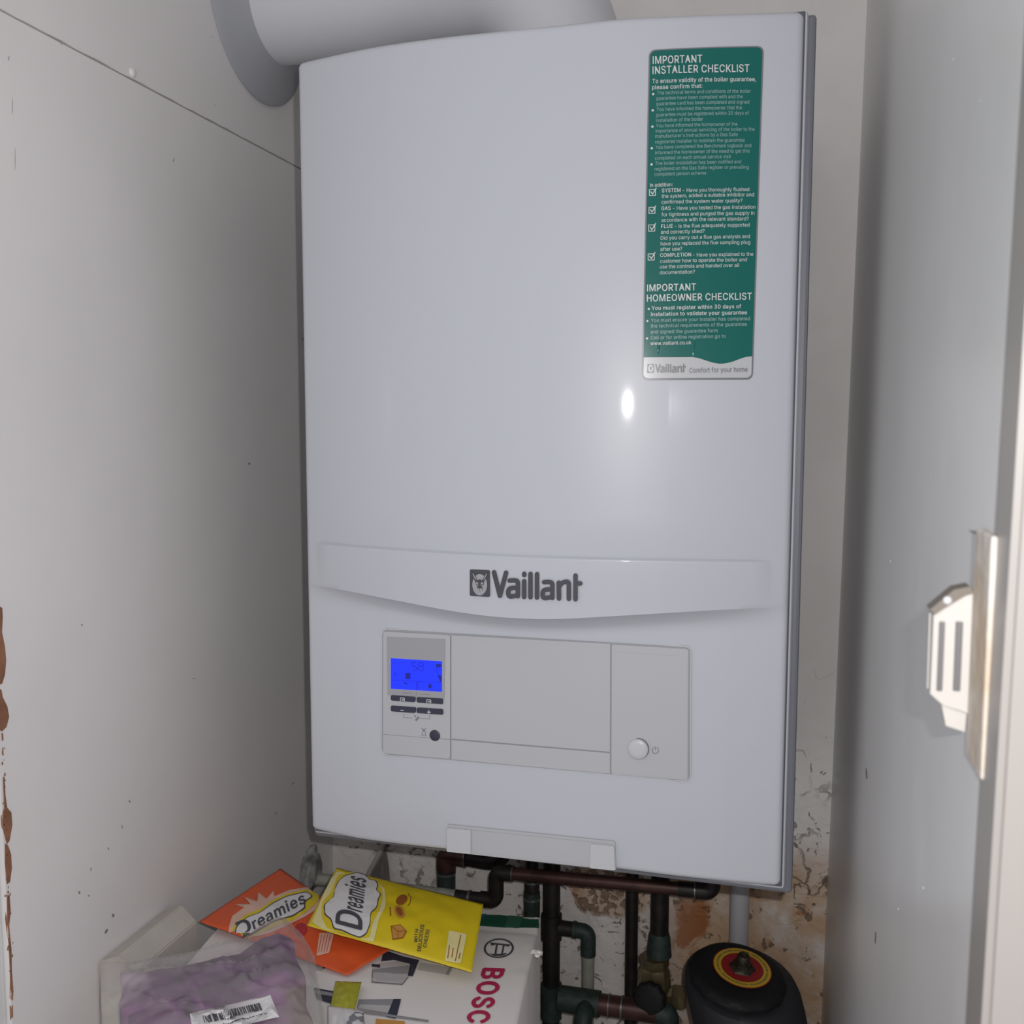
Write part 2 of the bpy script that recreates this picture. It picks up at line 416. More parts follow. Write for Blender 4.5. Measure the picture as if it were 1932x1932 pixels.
    'y': (389, '47,-139 61,-86 104,-89 122,-81 138,-64 163,-1 17,379 84,379 206,21 184,21 224,155 305,379 371,379 196,-77 177,-107 153,-128 125,-141'),
    'z': (380, '42,0 42,46 254,323 48,323 48,379 333,379 333,331 126,60 126,56 339,56 339,0'),
    ' ': (188, ''),
}

CAP = max(v[1] for v in text_mesh('H')[0])


def cdt(poly, step):
    """triangulate a 2D outline with inner points, so that it can follow a curved surface"""
    n = len(poly)
    xs = [p[0] for p in poly]
    ys = [p[1] for p in poly]
    vs = [Vector(p) for p in poly]

    def inside(x, y):
        c = False
        for i in range(n):
            (x1, y1), (x2, y2) = poly[i], poly[i - 1]
            if (y1 > y) != (y2 > y) and x < (x2 - x1) * (y - y1) / (y2 - y1) + x1:
                c = not c
        return c
    if step:
        x = min(xs) + step / 2
        while x < max(xs):
            y = min(ys) + step / 2
            while y < max(ys):
                if inside(x, y):
                    vs.append(Vector((x, y)))
                y += step
            x += step
    r = delaunay_2d_cdt(vs, [], [list(range(n))], 1, 1e-5)
    return [tuple(v) for v in r[0]], [tuple(f) for f in r[2]]


class Skin:
    """prints shapes onto the surface of a finished mesh"""
    def __init__(self, obj):
        me = obj.data
        M = Matrix.Translation(obj.parent.location) @ obj.matrix_parent_inverse if obj.parent else Matrix()
        self.vs = [M @ v.co for v in me.vertices]
        self.t = BVHTree.FromPolygons(self.vs, [tuple(p.vertices) for p in me.polygons])

    def hit(self, u, v, off):
        d = ray(u, v).normalized()
        loc, nrm, i, dist = self.t.ray_cast(CAM, d)
        if loc is None:
            return None
        if nrm.dot(d) > 0:
            nrm = -nrm
        return loc + nrm * off

    def put(self, mb, vs, fs, m, off):
        P = [self.hit(u, v, off[i] if isinstance(off, list) else off) for i, (u, v) in enumerate(vs)]
        idx = {}
        pts = []
        for i, p in enumerate(P):
            if p is not None:
                idx[i] = len(pts)
                pts.append(p)
        mb.faces(pts, [tuple(idx[i] for i in f) for f in fs if all(i in idx for i in f)], m)

    def poly(self, mb, pts, m, off=.0004, step=7, rnd=0):
        if rnd:
            pts = round_poly(pts, rnd, 4)
        vs, fs = cdt(pts, step)
        self.put(mb, vs, fs, m, off)

    def text(self, mb, s, p0, p1, up, m, off=.0008, bold=0.0, res=3):
        vs, fs, W, ly = text_mesh(s, bold, res)
        p0, p1, up = Vector(p0), Vector(p1), Vector(up)
        d = (p1 - p0) / W
        self.put(mb, [tuple(p0 + d * x + up * (y / CAP)) for x, y in vs], fs, m, [off + .00003 * g for g in ly])

    def line(self, mb, pts, wd, m, off=.0006):
        for a, b in zip(pts, pts[1:]):
            a, b = Vector(a), Vector(b)
            t = (b - a).normalized()
            n = Vector((-t.y, t.x)) * wd / 2
            k = max(1, int((b - a).length / 8))
            vs, fs = [], []
            for i in range(k + 1):
                p = a.lerp(b, i / k)
                vs += [tuple(p + n), tuple(p - n)]
                if i:
                    j = 2 * i
                    fs.append((j - 2, j - 1, j + 1, j))
            self.put(mb, vs, fs, m, off)


def zm(off, sc, pts):
    """points read in an enlarged view -> photograph pixels"""
    return [(off[0] + x * sc, off[1] + y * sc) for x, y in pts]


def ell(cx, cy, rx, ry, n=28, rot=0):
    c, s = math.cos(rot), math.sin(rot)
    return [(cx + rx * math.cos(k / n * 6.28319) * c - ry * math.sin(k / n * 6.28319) * s,
             cy + rx * math.cos(k / n * 6.28319) * s + ry * math.sin(k / n * 6.28319) * c) for k in range(n)]


# ------------------------------------------------------------------ materials
M_white = mat('gloss_white_enamel', (.535, .55, .60), .36, spec=.3, coat=.55)
M_white2 = mat('satin_white_plastic', (.56, .565, .595), .35)
M_panel = mat('pale_grey_plastic', (.49, .495, .52), .4)
M_casing = mat('blue_grey_casing', (.165, .17, .195), .5)
M_gap = mat('shadow_gap_rubber', (.10, .10, .12), .6)
M_bezel = mat('grey_bezel', (.36, .36, .385), .25)
M_key = mat('navy_rubber_key', (.035, .037, .065), .45)
M_keymark = mat('key_mark', (.6, .6, .65), .5)
M_ink = mat('dark_ink', (.07, .07, .085), .5)
M_inkgrey = mat('grey_ink', (.22, .22, .25), .5)
M_lcd = mat('lit_blue_display', (.004, .022, 1.0), .3, emit=.75)
M_lcddark = mat('display_segment', (.004, .008, .22), .4, emit=.4)
M_chrome = mat('badge_chrome', (.085, .085, .10), .28, metal=.35)
M_chromelight = mat('badge_pale', (.36, .36, .39), .35)
M_green = mat('sticker_green', (.007, .128, .110), .2, spec=.4)
M_stk = mat('sticker_white', (.66, .67, .67), .25)
M_stkdim = mat('sticker_pale_green', (.30, .44, .43), .25)
M_stkgrey = mat('sticker_grey', (.52, .53, .55), .25)
M_stkedge = mat('sticker_edge', (.20, .20, .22), .3)
M_flue = mat('flue_white', (.66, .67, .71), .3, spec=.4)
M_seal = mat('grey_rubber_seal', (.40, .41, .44), .55)
M_copper = mat('aged_copper', (.105, .050, .042), .42, metal=.45, mottle=(40, .45))
M_copperdark = mat('tarnished_copper', (.032, .024, .024), .5, metal=.3, mottle=(60, .5))
M_verdigris = mat('verdigris', (.017, .028, .025), .6, mottle=(130, .6, (.034, .056, .050)))
M_solder = mat('solder', (.20, .21, .21), .35, metal=.6)
M_pale = mat('pale_painted_pipe', (.40, .40, .34), .55, mottle=(50, .25))
M_brass = mat('dull_brass', (.26, .21, .115), .35, metal=.6, mottle=(70, .4))
M_black = mat('black_plastic', (.012, .012, .014), .6, spec=.25)
M_blackblue = mat('charcoal_moulding', (.022, .023, .028), .6)
M_pvc = mat('grey_white_pvc', (.50, .49, .51), .4)
M_cable = mat('white_cable', (.52, .50, .48), .5)
M_card = mat('white_card', (.74, .705, .685), .5, mottle=(9, .06))
M_cardgreen = mat('card_green', (.012, .085, .050), .45)
M_cardgreen2 = mat('card_green_light', (.035, .12, .075), .45)
M_cardblue = mat('card_blue', (.02, .09, .20), .45)
M_red = mat('print_red', (.42, .02, .075), .5)
M_yellow = mat('yellow_foil', (.72, .55, .018), .32)
M_yellowpale = mat('yellow_pale_print', (.78, .70, .34), .35)
M_orange = mat('orange_foil', (.72, .105, .028), .32)
M_orangepale = mat('orange_pale_print', (.74, .48, .38), .35)
M_cloud = mat('pouch_white', (.72, .70, .71), .32)
M_pink = mat('raspberry_print', (.45, .03, .035), .4)
M_brown = mat('biscuit_brown', (.30, .10, .02), .4)
M_tan = mat('biscuit_tan', (.55, .27, .06), .4)
M_glass1 = mat('print_grey', (.27, .26, .28), .5)
M_glass2 = mat('print_pale_grey', (.46, .44, .45), .5)
M_lime = mat('lime_foil', (.40, .39, .035), .3, bump=(90, .3, .002))
M_carton = mat('beige_carton', (.56, .52, .47), .6, mottle=(30, .12))
M_paint_chip = mat('bare_brown_wood', (.30, .135, .075), .7, bump=(120, .4, .002), mottle=(60, .3))
M_speck = mat('dark_speck', (.26, .245, .235), .8)
M_scratch_shadow = mat('grey_scuff_and_shadow', (.30, .29, .28), .8)
M_latch = mat('ivory_latch', (.50, .475, .45), .4)
M_slot = mat('latch_slot', (.16, .155, .16), .4, metal=.3)
M_batten = mat('chipped_cream_batten', (.58, .545, .50), .7, bump=(140, .5, .002), mottle=(40, .3, (.50, .40, .30)))
M_frame = mat('cream_gloss_frame', (.30, .28, .265), .35)


def wall_mat(name, col, lump=.0016, lumpscale=22, spec=.35, rough=.38):
    m = mat(name, col, rough, spec=spec)
    nt = m.node_tree
    b = nt.nodes['Principled BSDF']
    tc = nt.nodes.new('ShaderNodeTexCoord')
    n = nt.nodes.new('ShaderNodeTexNoise')
    n.inputs['Scale'].default_value = lumpscale
    n.inputs['Detail'].default_value = 3
    n.inputs['Roughness'].default_value = .35
    nt.links.new(tc.outputs['Object'], n.inputs['Vector'])
    bp = nt.nodes.new('ShaderNodeBump')
    bp.inputs['Strength'].default_value = .35
    bp.inputs['Distance'].default_value = lump
    nt.links.new(n.outputs['Fac'], bp.inputs['Height'])
    nt.links.new(bp.outputs['Normal'], b.inputs['Normal'])
    n2 = nt.nodes.new('ShaderNodeTexNoise')
    n2.inputs['Scale'].default_value = 5
    n2.inputs['Detail'].default_value = 4
    nt.links.new(tc.outputs['Object'], n2.inputs['Vector'])
    r = nt.nodes.new('ShaderNodeValToRGB')
    r.color_ramp.elements[0].position = .3
    r.color_ramp.elements[1].position = .7
    r.color_ramp.elements[0].color = (*(c * .93 for c in col), 1)
    r.color_ramp.elements[1].color = (*col, 1)
    nt.links.new(n2.outputs['Fac'], r.inputs['Fac'])
    nt.links.new(r.outputs['Color'], b.inputs['Base Color'])
    return m


def plaster_mat():
    """old painted plaster: sound above, flaking and rust-stained below, more so to the right"""
    m = mat('flaking_plaster', (.60, .575, .56), .6, spec=.3)
    nt = m.node_tree
    L = nt.links.new
    b = nt.nodes['Principled BSDF']
    N = nt.nodes.new
    tc = N('ShaderNodeTexCoord')
    sep = N('ShaderNodeSeparateXYZ')
    L(tc.outputs['Object'], sep.inputs[0])

    def math_(op, a, c=None, clamp=False):
        q = N('ShaderNodeMath')
        q.operation = op
        q.use_clamp = clamp
        for i, v in enumerate((a, c)):
            if v is None:
                continue
            if isinstance(v, (int, float)):
                q.inputs[i].default_value = v
            else:
                L(v, q.inputs[i])
        return q.outputs[0]

    def noise_(scale, detail=4, rough=.55, dist=0):
        q = N('ShaderNodeTexNoise')
        q.inputs['Scale'].default_value = scale
        q.inputs['Detail'].default_value = detail
        q.inputs['Roughness'].default_value = rough
        q.inputs['Distortion'].default_value = dist
        L(tc.outputs['Object'], q.inputs['Vector'])
        return q.outputs['Fac']

    def ramp_(v, lo, hi):
        q = N('ShaderNodeMapRange')
        q.interpolation_type = 'SMOOTHSTEP'
        q.inputs['From Min'].default_value = lo
        q.inputs['From Max'].default_value = hi
        L(v, q.inputs['Value'])
        return q.outputs['Result']

    def mix_(f, a, c):
        q = N('ShaderNodeMix')
        q.data_type = 'RGBA'
        L(f, q.inputs['Factor'])
        for i, v in ((6, a), (7, c)):
            if isinstance(v, tuple):
                q.inputs[i].default_value = (*v, 1)
            else:
                L(v, q.inputs[i])
        return q.outputs[2]
    x, z = sep.outputs['X'], sep.outputs['Z']
    # damp amount: grows downwards and to the right
    low = ramp_(z, .68, .40)
    low2 = ramp_(z, .41, .35)
    right = ramp_(x, .02, .14)
    stain = math_('MULTIPLY', low2, math_('ADD', math_('MULTIPLY', right, .85), .12))
    sn = ramp_(noise_(9, 5, .6, .6), .22, .52)
    stainf = math_('MULTIPLY', stain, sn)
    # a crumbling brown patch behind the pipes
    def bump_(v, c_, wd):
        return math_('SUBTRACT', 1.0, math_('POWER', math_('DIVIDE', math_('ABSOLUTE', math_('SUBTRACT', v, c_)), wd), 2.0), True)
    patch = math_('MULTIPLY', bump_(x, .018, .062), bump_(z, .312, .050))
    patch = ramp_(math_('ADD', patch, math_('MULTIPLY', math_('SUBTRACT', noise_(24, 4), .5), 1.1)), .25, .55)
    # flakes: voids where the paint has come off
    fn = noise_(46, 6, .62, 1.2)
    pit = ramp_(math_('ADD', fn, math_('MULTIPLY', low, .115)), .715, .75)
    pit = math_('MAXIMUM', math_('MULTIPLY', pit, low), math_('MULTIPLY', patch, ramp_(noise_(105, 4, .6, .5), .47, .56)))
    stainf = math_('MAXIMUM', stainf, math_('MULTIPLY', patch, .8))
    # wandering cracks
    vo = N('ShaderNodeTexVoronoi')
    vo.feature = 'DISTANCE_TO_EDGE'
    vo.inputs['Scale'].default_value = 17
    wv = N('ShaderNodeVectorMath')
    wv.operation = 'ADD'
    nz = N('ShaderNodeTexNoise')
    nz.inputs['Scale'].default_value = 26
    nz.inputs['Detail'].default_value = 4
    L(tc.outputs['Object'], nz.inputs['Vector'])
    sc = N('ShaderNodeVectorMath')
    sc.operation = 'SCALE'
    sc.inputs['Scale'].default_value = .055
    L(nz.outputs['Color'], sc.inputs[0])
    L(tc.outputs['Object'], wv.inputs[0])
    L(sc.outputs[0], wv.inputs[1])
    L(wv.outputs[0], vo.inputs['Vector'])
    crack = ramp_(vo.outputs['Distance'], .035, .008)
    crack = math_('MULTIPLY', crack, ramp_(noise_(11, 3), .54, .64))
    crack = math_('MULTIPLY', crack, low)
    base = mix_(ramp_(noise_(6, 4), .35, .7), (.78, .75, .735), (.85, .825, .81))
    c1 = mix_(stainf, base, (.56, .38, .24))
    c2 = mix_(math_('MULTIPLY', stainf, ramp_(noise_(16, 5, .6, .8), .52, .62)), c1, (.36, .135, .045))
    c3 = mix_(math_('MULTIPLY', pit, .85), c2, (.22, .145, .10))
    c4 = mix_(math_('MULTIPLY', crack, .75), c3, (.17, .12, .10))
    L(c4, b.inputs['Base Color'])
    h = math_('ADD', math_('MULTIPLY', pit, -.9), math_('MULTIPLY', crack, -.8))
    h = math_('ADD', h, math_('MULTIPLY', math_('MULTIPLY', noise_(42, 6, .6, .8), low), 1.6))
    h = math_('ADD', h, math_('MULTIPLY', noise_(18, 3, .4), .35))
    bp = N('ShaderNodeBump')
    bp.inputs['Strength'].default_value = .8
    bp.inputs['Distance'].default_value = .0028
    L(h, bp.inputs['Height'])
    L(bp.outputs['Normal'], b.inputs['Normal'])
    return m


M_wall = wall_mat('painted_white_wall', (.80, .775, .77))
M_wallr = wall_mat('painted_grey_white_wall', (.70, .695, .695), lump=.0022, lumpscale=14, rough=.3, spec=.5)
M_plaster = plaster_mat()
M_floor = mat('dusty_boards', (.42, .37, .33), .8, mottle=(12, .3))

# ------------------------------------------------------------------ the cupboard
XL, YB, ZS = -.3615, .338, 1.2035


def xr(z):
    return .2898 - (1.354 - z) * .0123


mb = MB()
mb.box((XL - .04, -.235, 0), (XL, YB + .04, ZS - .0011))
mb.box((XL - .04, -.235, ZS - .0011), (XL - .0018, YB + .04, ZS + .0004), 1)
# upper board, its lower edge a little uneven and standing proud
n = 60
up = []
for i in range(n + 1):
    y = lerp(-.235, YB + .04, i / n)
    up.append((y, ZS + .0004 + .0009 * noise.noise(Vector((y * 40, 3, 0))) + .0006 * noise.noise(Vector((y * 110, 9, 0)))))
for (y0, z0), (y1, z1) in zip(up, up[1:]):
    X = XL + .0009
    mb.faces([(X, y0, z0), (X, y1, z1), (X, y1, 1.75), (X, y0, 1.75), (XL - .003, y0, z0), (XL - .003, y1, z1)],
             [(0, 1, 2, 3), (0, 4, 5, 1)])
mb.faces([(XL + .0009, -.235, ZS), (XL + .0009, -.235, 1.75), (XL - .04, -.235, 1.75), (XL - .04, -.235, ZS)], [(0, 1, 2, 3)])
WL = struct(mb.build('wall_left', [M_wall, mat('board_seam', (.42, .40, .385), .8)]))
mb = MB()
mb.box((XL - .04, YB, 0), (.34, YB + .04, 1.75))
WB = struct(mb.build('wall_back', M_plaster))
mb = MB()
a0, a1 = xr(0), xr(1.75)
mb.faces([(a0, -.462, 0), (a0, YB, 0), (.34, YB, 0), (.34, -.462, 0), (a1, -.462, 1.75), (a1, YB, 1.75), (.34, YB, 1.75), (.34, -.462, 1.75)],
         [(0, 1, 2, 3), (4, 7, 6, 5), (0, 4, 5, 1), (1, 5, 6, 2), (2, 6, 7, 3), (3, 7, 4, 0)])
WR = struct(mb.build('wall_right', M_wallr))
mb = MB()
mb.box((XL - .04, -.5, -.04), (.42, YB + .04, 0))
struct(mb.build('floor', M_floor))
mb = MB()
mb.box((XL - .04, -.5, 1.75), (.42, YB + .04, 1.79))
struct(mb.build('ceiling', M_wall))
# door frame: right jamb with its cream front, left jamb edge
mb = MB()
mb.faces([(xr(0) - .0004, -.492, 0), (xr(0) - .0004, -.4625, 0), (.46, -.4625, 0), (.46, -.492, 0),
          (xr(1.75) - .0004, -.492, 1.75), (xr(1.75) - .0004, -.4625, 1.75), (.46, -.4625, 1.75), (.46, -.492, 1.75)],
         [(0, 1, 2, 3), (4, 7, 6, 5), (0, 4, 5, 1), (1, 5, 6, 2), (2, 6, 7, 3), (3, 7, 4, 0)])
bmesh.ops.bevel(mb.bm, geom=[e for e in mb.bm.edges if abs(e.verts[0].co.z - e.verts[1].co.z) > 1], offset=.0025, segments=2, affect='EDGES')
struct(mb.build('trim_2', M_frame))
mb = MB()
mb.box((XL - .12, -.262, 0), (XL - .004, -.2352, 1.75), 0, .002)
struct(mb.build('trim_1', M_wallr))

# marks on the left wall (bare wood at the worn edge, specks, scuffs)
skL = Skin(WL)
mb = MB()
c = (0, 1100)
for p in ([(-12, 95), (8, 110), (10, 150), (7, 215), (20, 280), (25, 340), (20, 400), (8, 440), (-12, 450)],
          [(-12, 455), (5, 470), (10, 500), (30, 540), (38, 585), (27, 630), (8, 650), (-12, 640)],
          [(4, 655), (12, 660), (13, 690), (6, 690)],
          [(11, 850), (18, 850), (22, 930), (30, 985), (48, 1005), (52, 1060), (40, 1130), (28, 1145), (8, 1065), (5, 1020), (16, 985)],
          [(20, 1140), (34, 1150), (47, 1190), (50, 1250), (42, 1310), (28, 1320), (20, 1230)],
          [(30, 1365), (40, 1370), (45, 1440), (38, 1500), (48, 1600), (50, 1700), (57, 1790), (54, 1830), (45, 1820), (42, 1700), (36, 1580), (24, 1470)],
          [(44, 1850), (54, 1850), (55, 1900), (47, 1915)]):
    skL.poly(mb, zm(c, .4306, p), 0, .0005, 6)
for i in range(46):
    v = random.uniform(1400, 1900)
    u = 5 + (v - 1400) * .033 + random.gauss(0, 2.2)
    skL.poly(mb, ell(u, v, random.uniform(.5, 1.6), random.uniform(1, 4), 7), 0, .0005, 0)
mb.build('bare_wood_patch', M_paint_chip, WL, norm=False)
mb = MB()
for x, y, a, b_, r in ((213, 1727, 3.2, 4.5, 0), (200, 1757, 3, 7, .5), (149, 1684, 2.2, 4, 0), (167, 1690, 2, 2, .4), (171, 1640, 1.4, 4, 0), (204, 1601, 1.5, 3, 0),
                       (244, 1512, 1.4, 4, -.5), (230, 1560, 1, 5, 0), (154, 1179, 2, 2, 0), (115, 83, 1.6, 1.6, 0), (327, 302, 1, 5, .4), (400, 69, 1.5, 1, 0), (405, 199, 1.2, 1.2, 0),
                       (470, 875, 3.5, 2.5, .3), (365, 1280, 4, .8, .2), (520, 1534, 5, 1.1, .5), (552, 1478, 1.2, 4, .6), (571, 640, 1.4, 3, 0), (16, 110, .9, 6, .1), (23, 200, .6, 22, 0), (28, 300, .5, 30, 0)):
    skL.poly(mb, ell(x, y, a * .75, b_ * .75, 9, r), 0, .0004, 0)
mb.build('speck', M_speck, WL, norm=False)
skR = Skin(WR)
mb = MB()
for x, y, a, b_, r in ((1635, 1460, 1.2, 11, -.06), (1652, 1769, 1.0, 12, .05), ):
    skR.poly(mb, ell(x, y, a, b_, 9, r), 0, .0004, 0)
skR.poly(mb, [(1828, 1000), (1850, 1003), (1880, 1001), (1879, 1014), (1858, 1013), (1842, 1009)], 0, .0004, 0)  # shadow above the batten, painted onto the wall as a grey patch
mb.build('scratch_and_shadow', M_scratch_shadow, WR, norm=False)
mb = MB()
for x, y, a, b_ in ((1680, 1059, 2, 3.5), (1657, 957, 1.5, 4), (1799, 112, 1.6, 4), (1742, 1675, 2.5, 4), (1865, 1503, 4, 6), (1695, 1715, 2, 2), (1849, 190, 1.3, 2)):
    p = skR.hit(x, y, 0)
    s = a / F * (p - CAM).length
    mb.lathe([(s, 0), (s * .8, s * .4), (s * .3, s * .6)], p, (-1, 0, 0), 8)
mb.build('paint_drip', M_white2, WR, smooth_angle=60)
# a painted-over screw head above the seam
p = at(0, 250, 137, XL + .001)
mb = MB()
mb.lathe([(.0042, -.001), (.0042, .0006), (.0034, .0016), (.0018, .0022), (.0006, .0024)], p, (1, 0, 0), 20)
tag(mb.build('screw_head', M_wall, smooth_angle=60), 'round painted-over screw head just above the seam of the left wall', 'screw')

# ------------------------------------------------------------------ boiler
B = thing('boiler', 'white wall-hung boiler with bowed front, green checklist sticker and blue lit display', 'boiler', (0, .17, .5))
HW, BU, BL_ = .22, .045, .018


def bow(x):
    u = max(-1, min(1, x / HW))
    return 1 - u * u


def hit_bow(u, v, b, off=0.0):
    y = 0.0
    for _ in range(8):
        P = at(1, u, v, y)
        y = -b * bow(P.x) - off
    return P


def curve_xz(pts, b):
    q = [hit_bow(u, v, b) for u, v in pts]
    return [(p.x, p.z) for p in q]


TOP = curve_xz([(562, 117.5), (607, 107), (706, 86), (814, 70.4), (938, 57), (1062, 44.3), (1166, 33), (1280, 27.5), (1400, 23), (1455, 21.2), (1513, 19)], BU)
BOT = curve_xz([(590, 1566), (666, 1583.5), (736, 1593), (842, 1604.5), (1000, 1623), (1177, 1643), (1270, 1655.5), (1364, 1665), (1457, 1673.5), (1472, 1674.5)], BL_)
SMI = curve_xz([(593, 1104), (659, 1115), (759, 1135), (858, 1154), (933, 1164), (1007, 1168), (1057, 1168), (1156, 1162.5), (1256, 1156.5), (1355, 1150.5), (1444, 1146.6), (1490, 1145)], BU)
LED = curve_xz([(580, 1021.5), (597, 1022), (700, 1031), (808, 1038), (907, 1043.5), (1007, 1048), (1107, 1051), (1206, 1053), (1340, 1055), (1462, 1056.5), (1490, 1057)], BU)


def smooth_curve(c, x):
    return sum(interp(c, x + d) for d in (-.012, -.006, 0, .006, .012)) / 5


def z_top(x):
    R = .006
    z = smooth_curve(TOP, x)
    d = HW - abs(x)
    return z - (R - math.sqrt(max(0, R * R - (R - d) ** 2)) if d < R else 0)


def z_bot(x):
    R = .0065
    z = smooth_curve(BOT, x)
    d = HW - abs(x)
    return z + (R - math.sqrt(max(0, R * R - (R - d) ** 2)) if d < R else 0)


LF = .021


def y_front(x, z):
    zs, zl = smooth_curve(SMI, x), smooth_curve(LED, x)
    lo, hi = -BL_ * bow(x), -BU * bow(x)
    if z < zs - 1e-6:
        t = min(1, (zs - z) / LF)
        y = lo + (hi - lo) * (1 - t) ** 2.5
    else:
        y = hi
    # ledge: the band under the line stands a little forward
    e = sm((.206 - abs(x)) / .006)
    if z < zl:
        f = sm((zl - z) / .0022) * (1 - sm((zl - .006 - z) / .045))
        y -= .0020 * f * e
    else:
        y += .0007 * e * (1 - sm((z - zl) / .003))
    return y


xs = [-HW + d for d in (0, .0003, .0008, .0016, .0028, .0042, .006, .009, .013)]
xs += [lerp(-.205, .205, i / 60) for i in range(61)]
xs += [-x for x in xs[:9]][::-1]
fr = [0, .0015, .004, .008, .014, .022]
A = [i / 14 for i in range(15)]
rows = []
zb_ = lambda x: z_bot(x)
for d in (0, .0003, .0008, .0016, .0028, .0042, .006):
    rows.append(lambda x, d=d: z_bot(x) + d)
for t in A[1:-1]:
    rows.append(lambda x, t=t: lerp(z_bot(x) + .006, smooth_curve(SMI, x) - LF, t))
for t in [0, .1, .2, .3, .4, .5, .6, .7, .78, .85, .9, .94, .97, .99]:
    rows.append(lambda x, t=t: smooth_curve(SMI, x) - LF * (1 - t))
rows.append(lambda x: smooth_curve(SMI, x) - .0001)
rows.append(lambda x: smooth_curve(SMI, x))
for t in [.1, .25, .4, .55, .7, .8, .88]:
    rows.append(lambda x, t=t: lerp(smooth_curve(SMI, x), smooth_curve(LED, x), t))
for d in (-.0045, -.003, -.0022, -.0018, -.0014, -.001, -.0006, -.0003, 0, .0006, .0015, .003):
    rows.append(lambda x, d=d: smooth_curve(LED, x) + d)
for t in A[1:-1]:
    rows.append(lambda x, t=t: lerp(smooth_curve(LED, x) + .003, z_top(x) - .006, t))
for d in (.006, .0042, .0028, .0016, .0008, .0003, 0):
    rows.append(lambda x, d=d: z_top(x) - d)
mb = MB()
vs = []
RE = .0045
for r in rows:
    for x in xs:
        z = r(x)
        d = min(HW - abs(x), z - z_bot(x), z_top(x) - z)
        y = y_front(x, z)
        if d < RE:
            y += RE - math.sqrt(max(0, RE * RE - (RE - max(0, d)) ** 2))
        vs.append((x, y, z))
nx, nr = len(xs), len(rows)
fs = [(j * nx + i, j * nx + i + 1, (j + 1) * nx + i + 1, (j + 1) * nx + i) for j in range(nr - 1) for i in range(nx - 1)]
bv, _ = mb.faces(vs, fs, 0, True)
loop = [j for j in range(nx)] + [j * nx + nx - 1 for j in range(1, nr)] + [(nr - 1) * nx + i for i in range(nx - 2, -1, -1)] + [j * nx for j in range(nr - 2, 0, -1)]
bk = [mb.bm.verts.new((vs[i][0], .0062, vs[i][2])) for i in loop]
for k in range(len(loop)):
    k2 = (k + 1) % len(loop)
    f = mb.bm.faces.new((bv[loop[k]], bv[loop[k2]], bk[k2], bk[k]))
    f.smooth = True
fp = mb.build('front_panel', M_white, B, smooth_angle=38)

# casing behind it
mb = MB()
mb.box((-.2215, .0078, .4945), (.2235, .0142, 1.2235), 0, .003)
mb.build('door_flange', M_white, B)
mb = MB()
mb.box((-.219, .0055, .498), (.2212, .0085, 1.2215), 0, .001)
mb.build('door_seal', M_gap, B)
mb = MB()
mb.box((-.2235, .0128, .4890), (.2300, .0240, 1.2215), 0, .003)
mb.box((-.2195, .0240, .4925), (.2195, YB - .0005, 1.2195), 0, .002)
mb.build('casing', M_casing, B)

# --- control panel
CP = None


def low(u, v, off):
    return hit_bow(u, v, BL_, off)


def plate(mb, pts, off, back=.0, m=0, rnd=0, n=6):
    """plate standing `off` proud of the lower front"""
    if rnd:
        pts = round_poly(pts, rnd, n)
    # the outline is densified so that the plate follows the bowed front
    dense = []
    for k in range(len(pts)):
        a, b = Vector(pts[k - 1]), Vector(pts[k])
        c_ = max(1, int((b - a).length / 16))
        dense += [tuple(a.lerp(b, q / c_)) for q in range(1, c_ + 1)]
    n_d = len(dense)
    vs, fs = cdt(dense, 22)
    front = [low(u, v, off) for u, v in vs]
    bv, _ = mb.faces(front, fs, m)
    bck = [mb.bm.verts.new((p.x, p.y + off - back, p.z)) for p in front[:n_d]]
    for k in range(n_d):
        f = mb.bm.faces.new((bv[k], bv[(k + 1) % n_d], bck[(k + 1) % n_d], bck[k]))
        f.material_index = m


z3 = lambda *p: zm((680, 1160), .34161, p)
mb = MB()
plate(mb, z3((123, 80), (1822, 180), (1816, 918), (120, 768)), .0010, -.002, 0, 13)
CP = mb.build('control_panel', M_bezel, B)
mb = MB()
plate(mb, z3((126, 92), (495, 112), (495, 796), (125, 765)), .0021, 0, 0, 5)
left_mb = mb
mb = MB()
plate(mb, z3((503, 113), (1380, 160), (1378, 756), (503, 683)), .0021)
plate(mb, z3((503, 691), (1378, 764), (1378, 877), (503, 798)), .0021)
mb.build('control_flap', M_panel, B)
mb = MB()
plate(mb, z3((1388, 163), (1812, 190), (1808, 914), (1386, 880)), .0021, 0, 0, 5)
plate(mb, z3((1391, 203), (1806, 231), (1803, 905), (1391, 872)), .0024, 0, 0, 3)
right_mb = mb
z6 = lambda *p: zm((700, 1180), .13460, p)


def stroke(mb, pts, wd, off, m=0):
    for a, b in zip(pts, pts[1:]):
        a, b = Vector(a), Vector(b)
        t = (b - a).normalized()
        n_ = Vector((-t.y, t.x)) * wd / 2
        mb.faces([low(*q, off) for q in (a + n_, b + n_, b - n_, a - n_)], [(0, 1, 2, 3)], m)


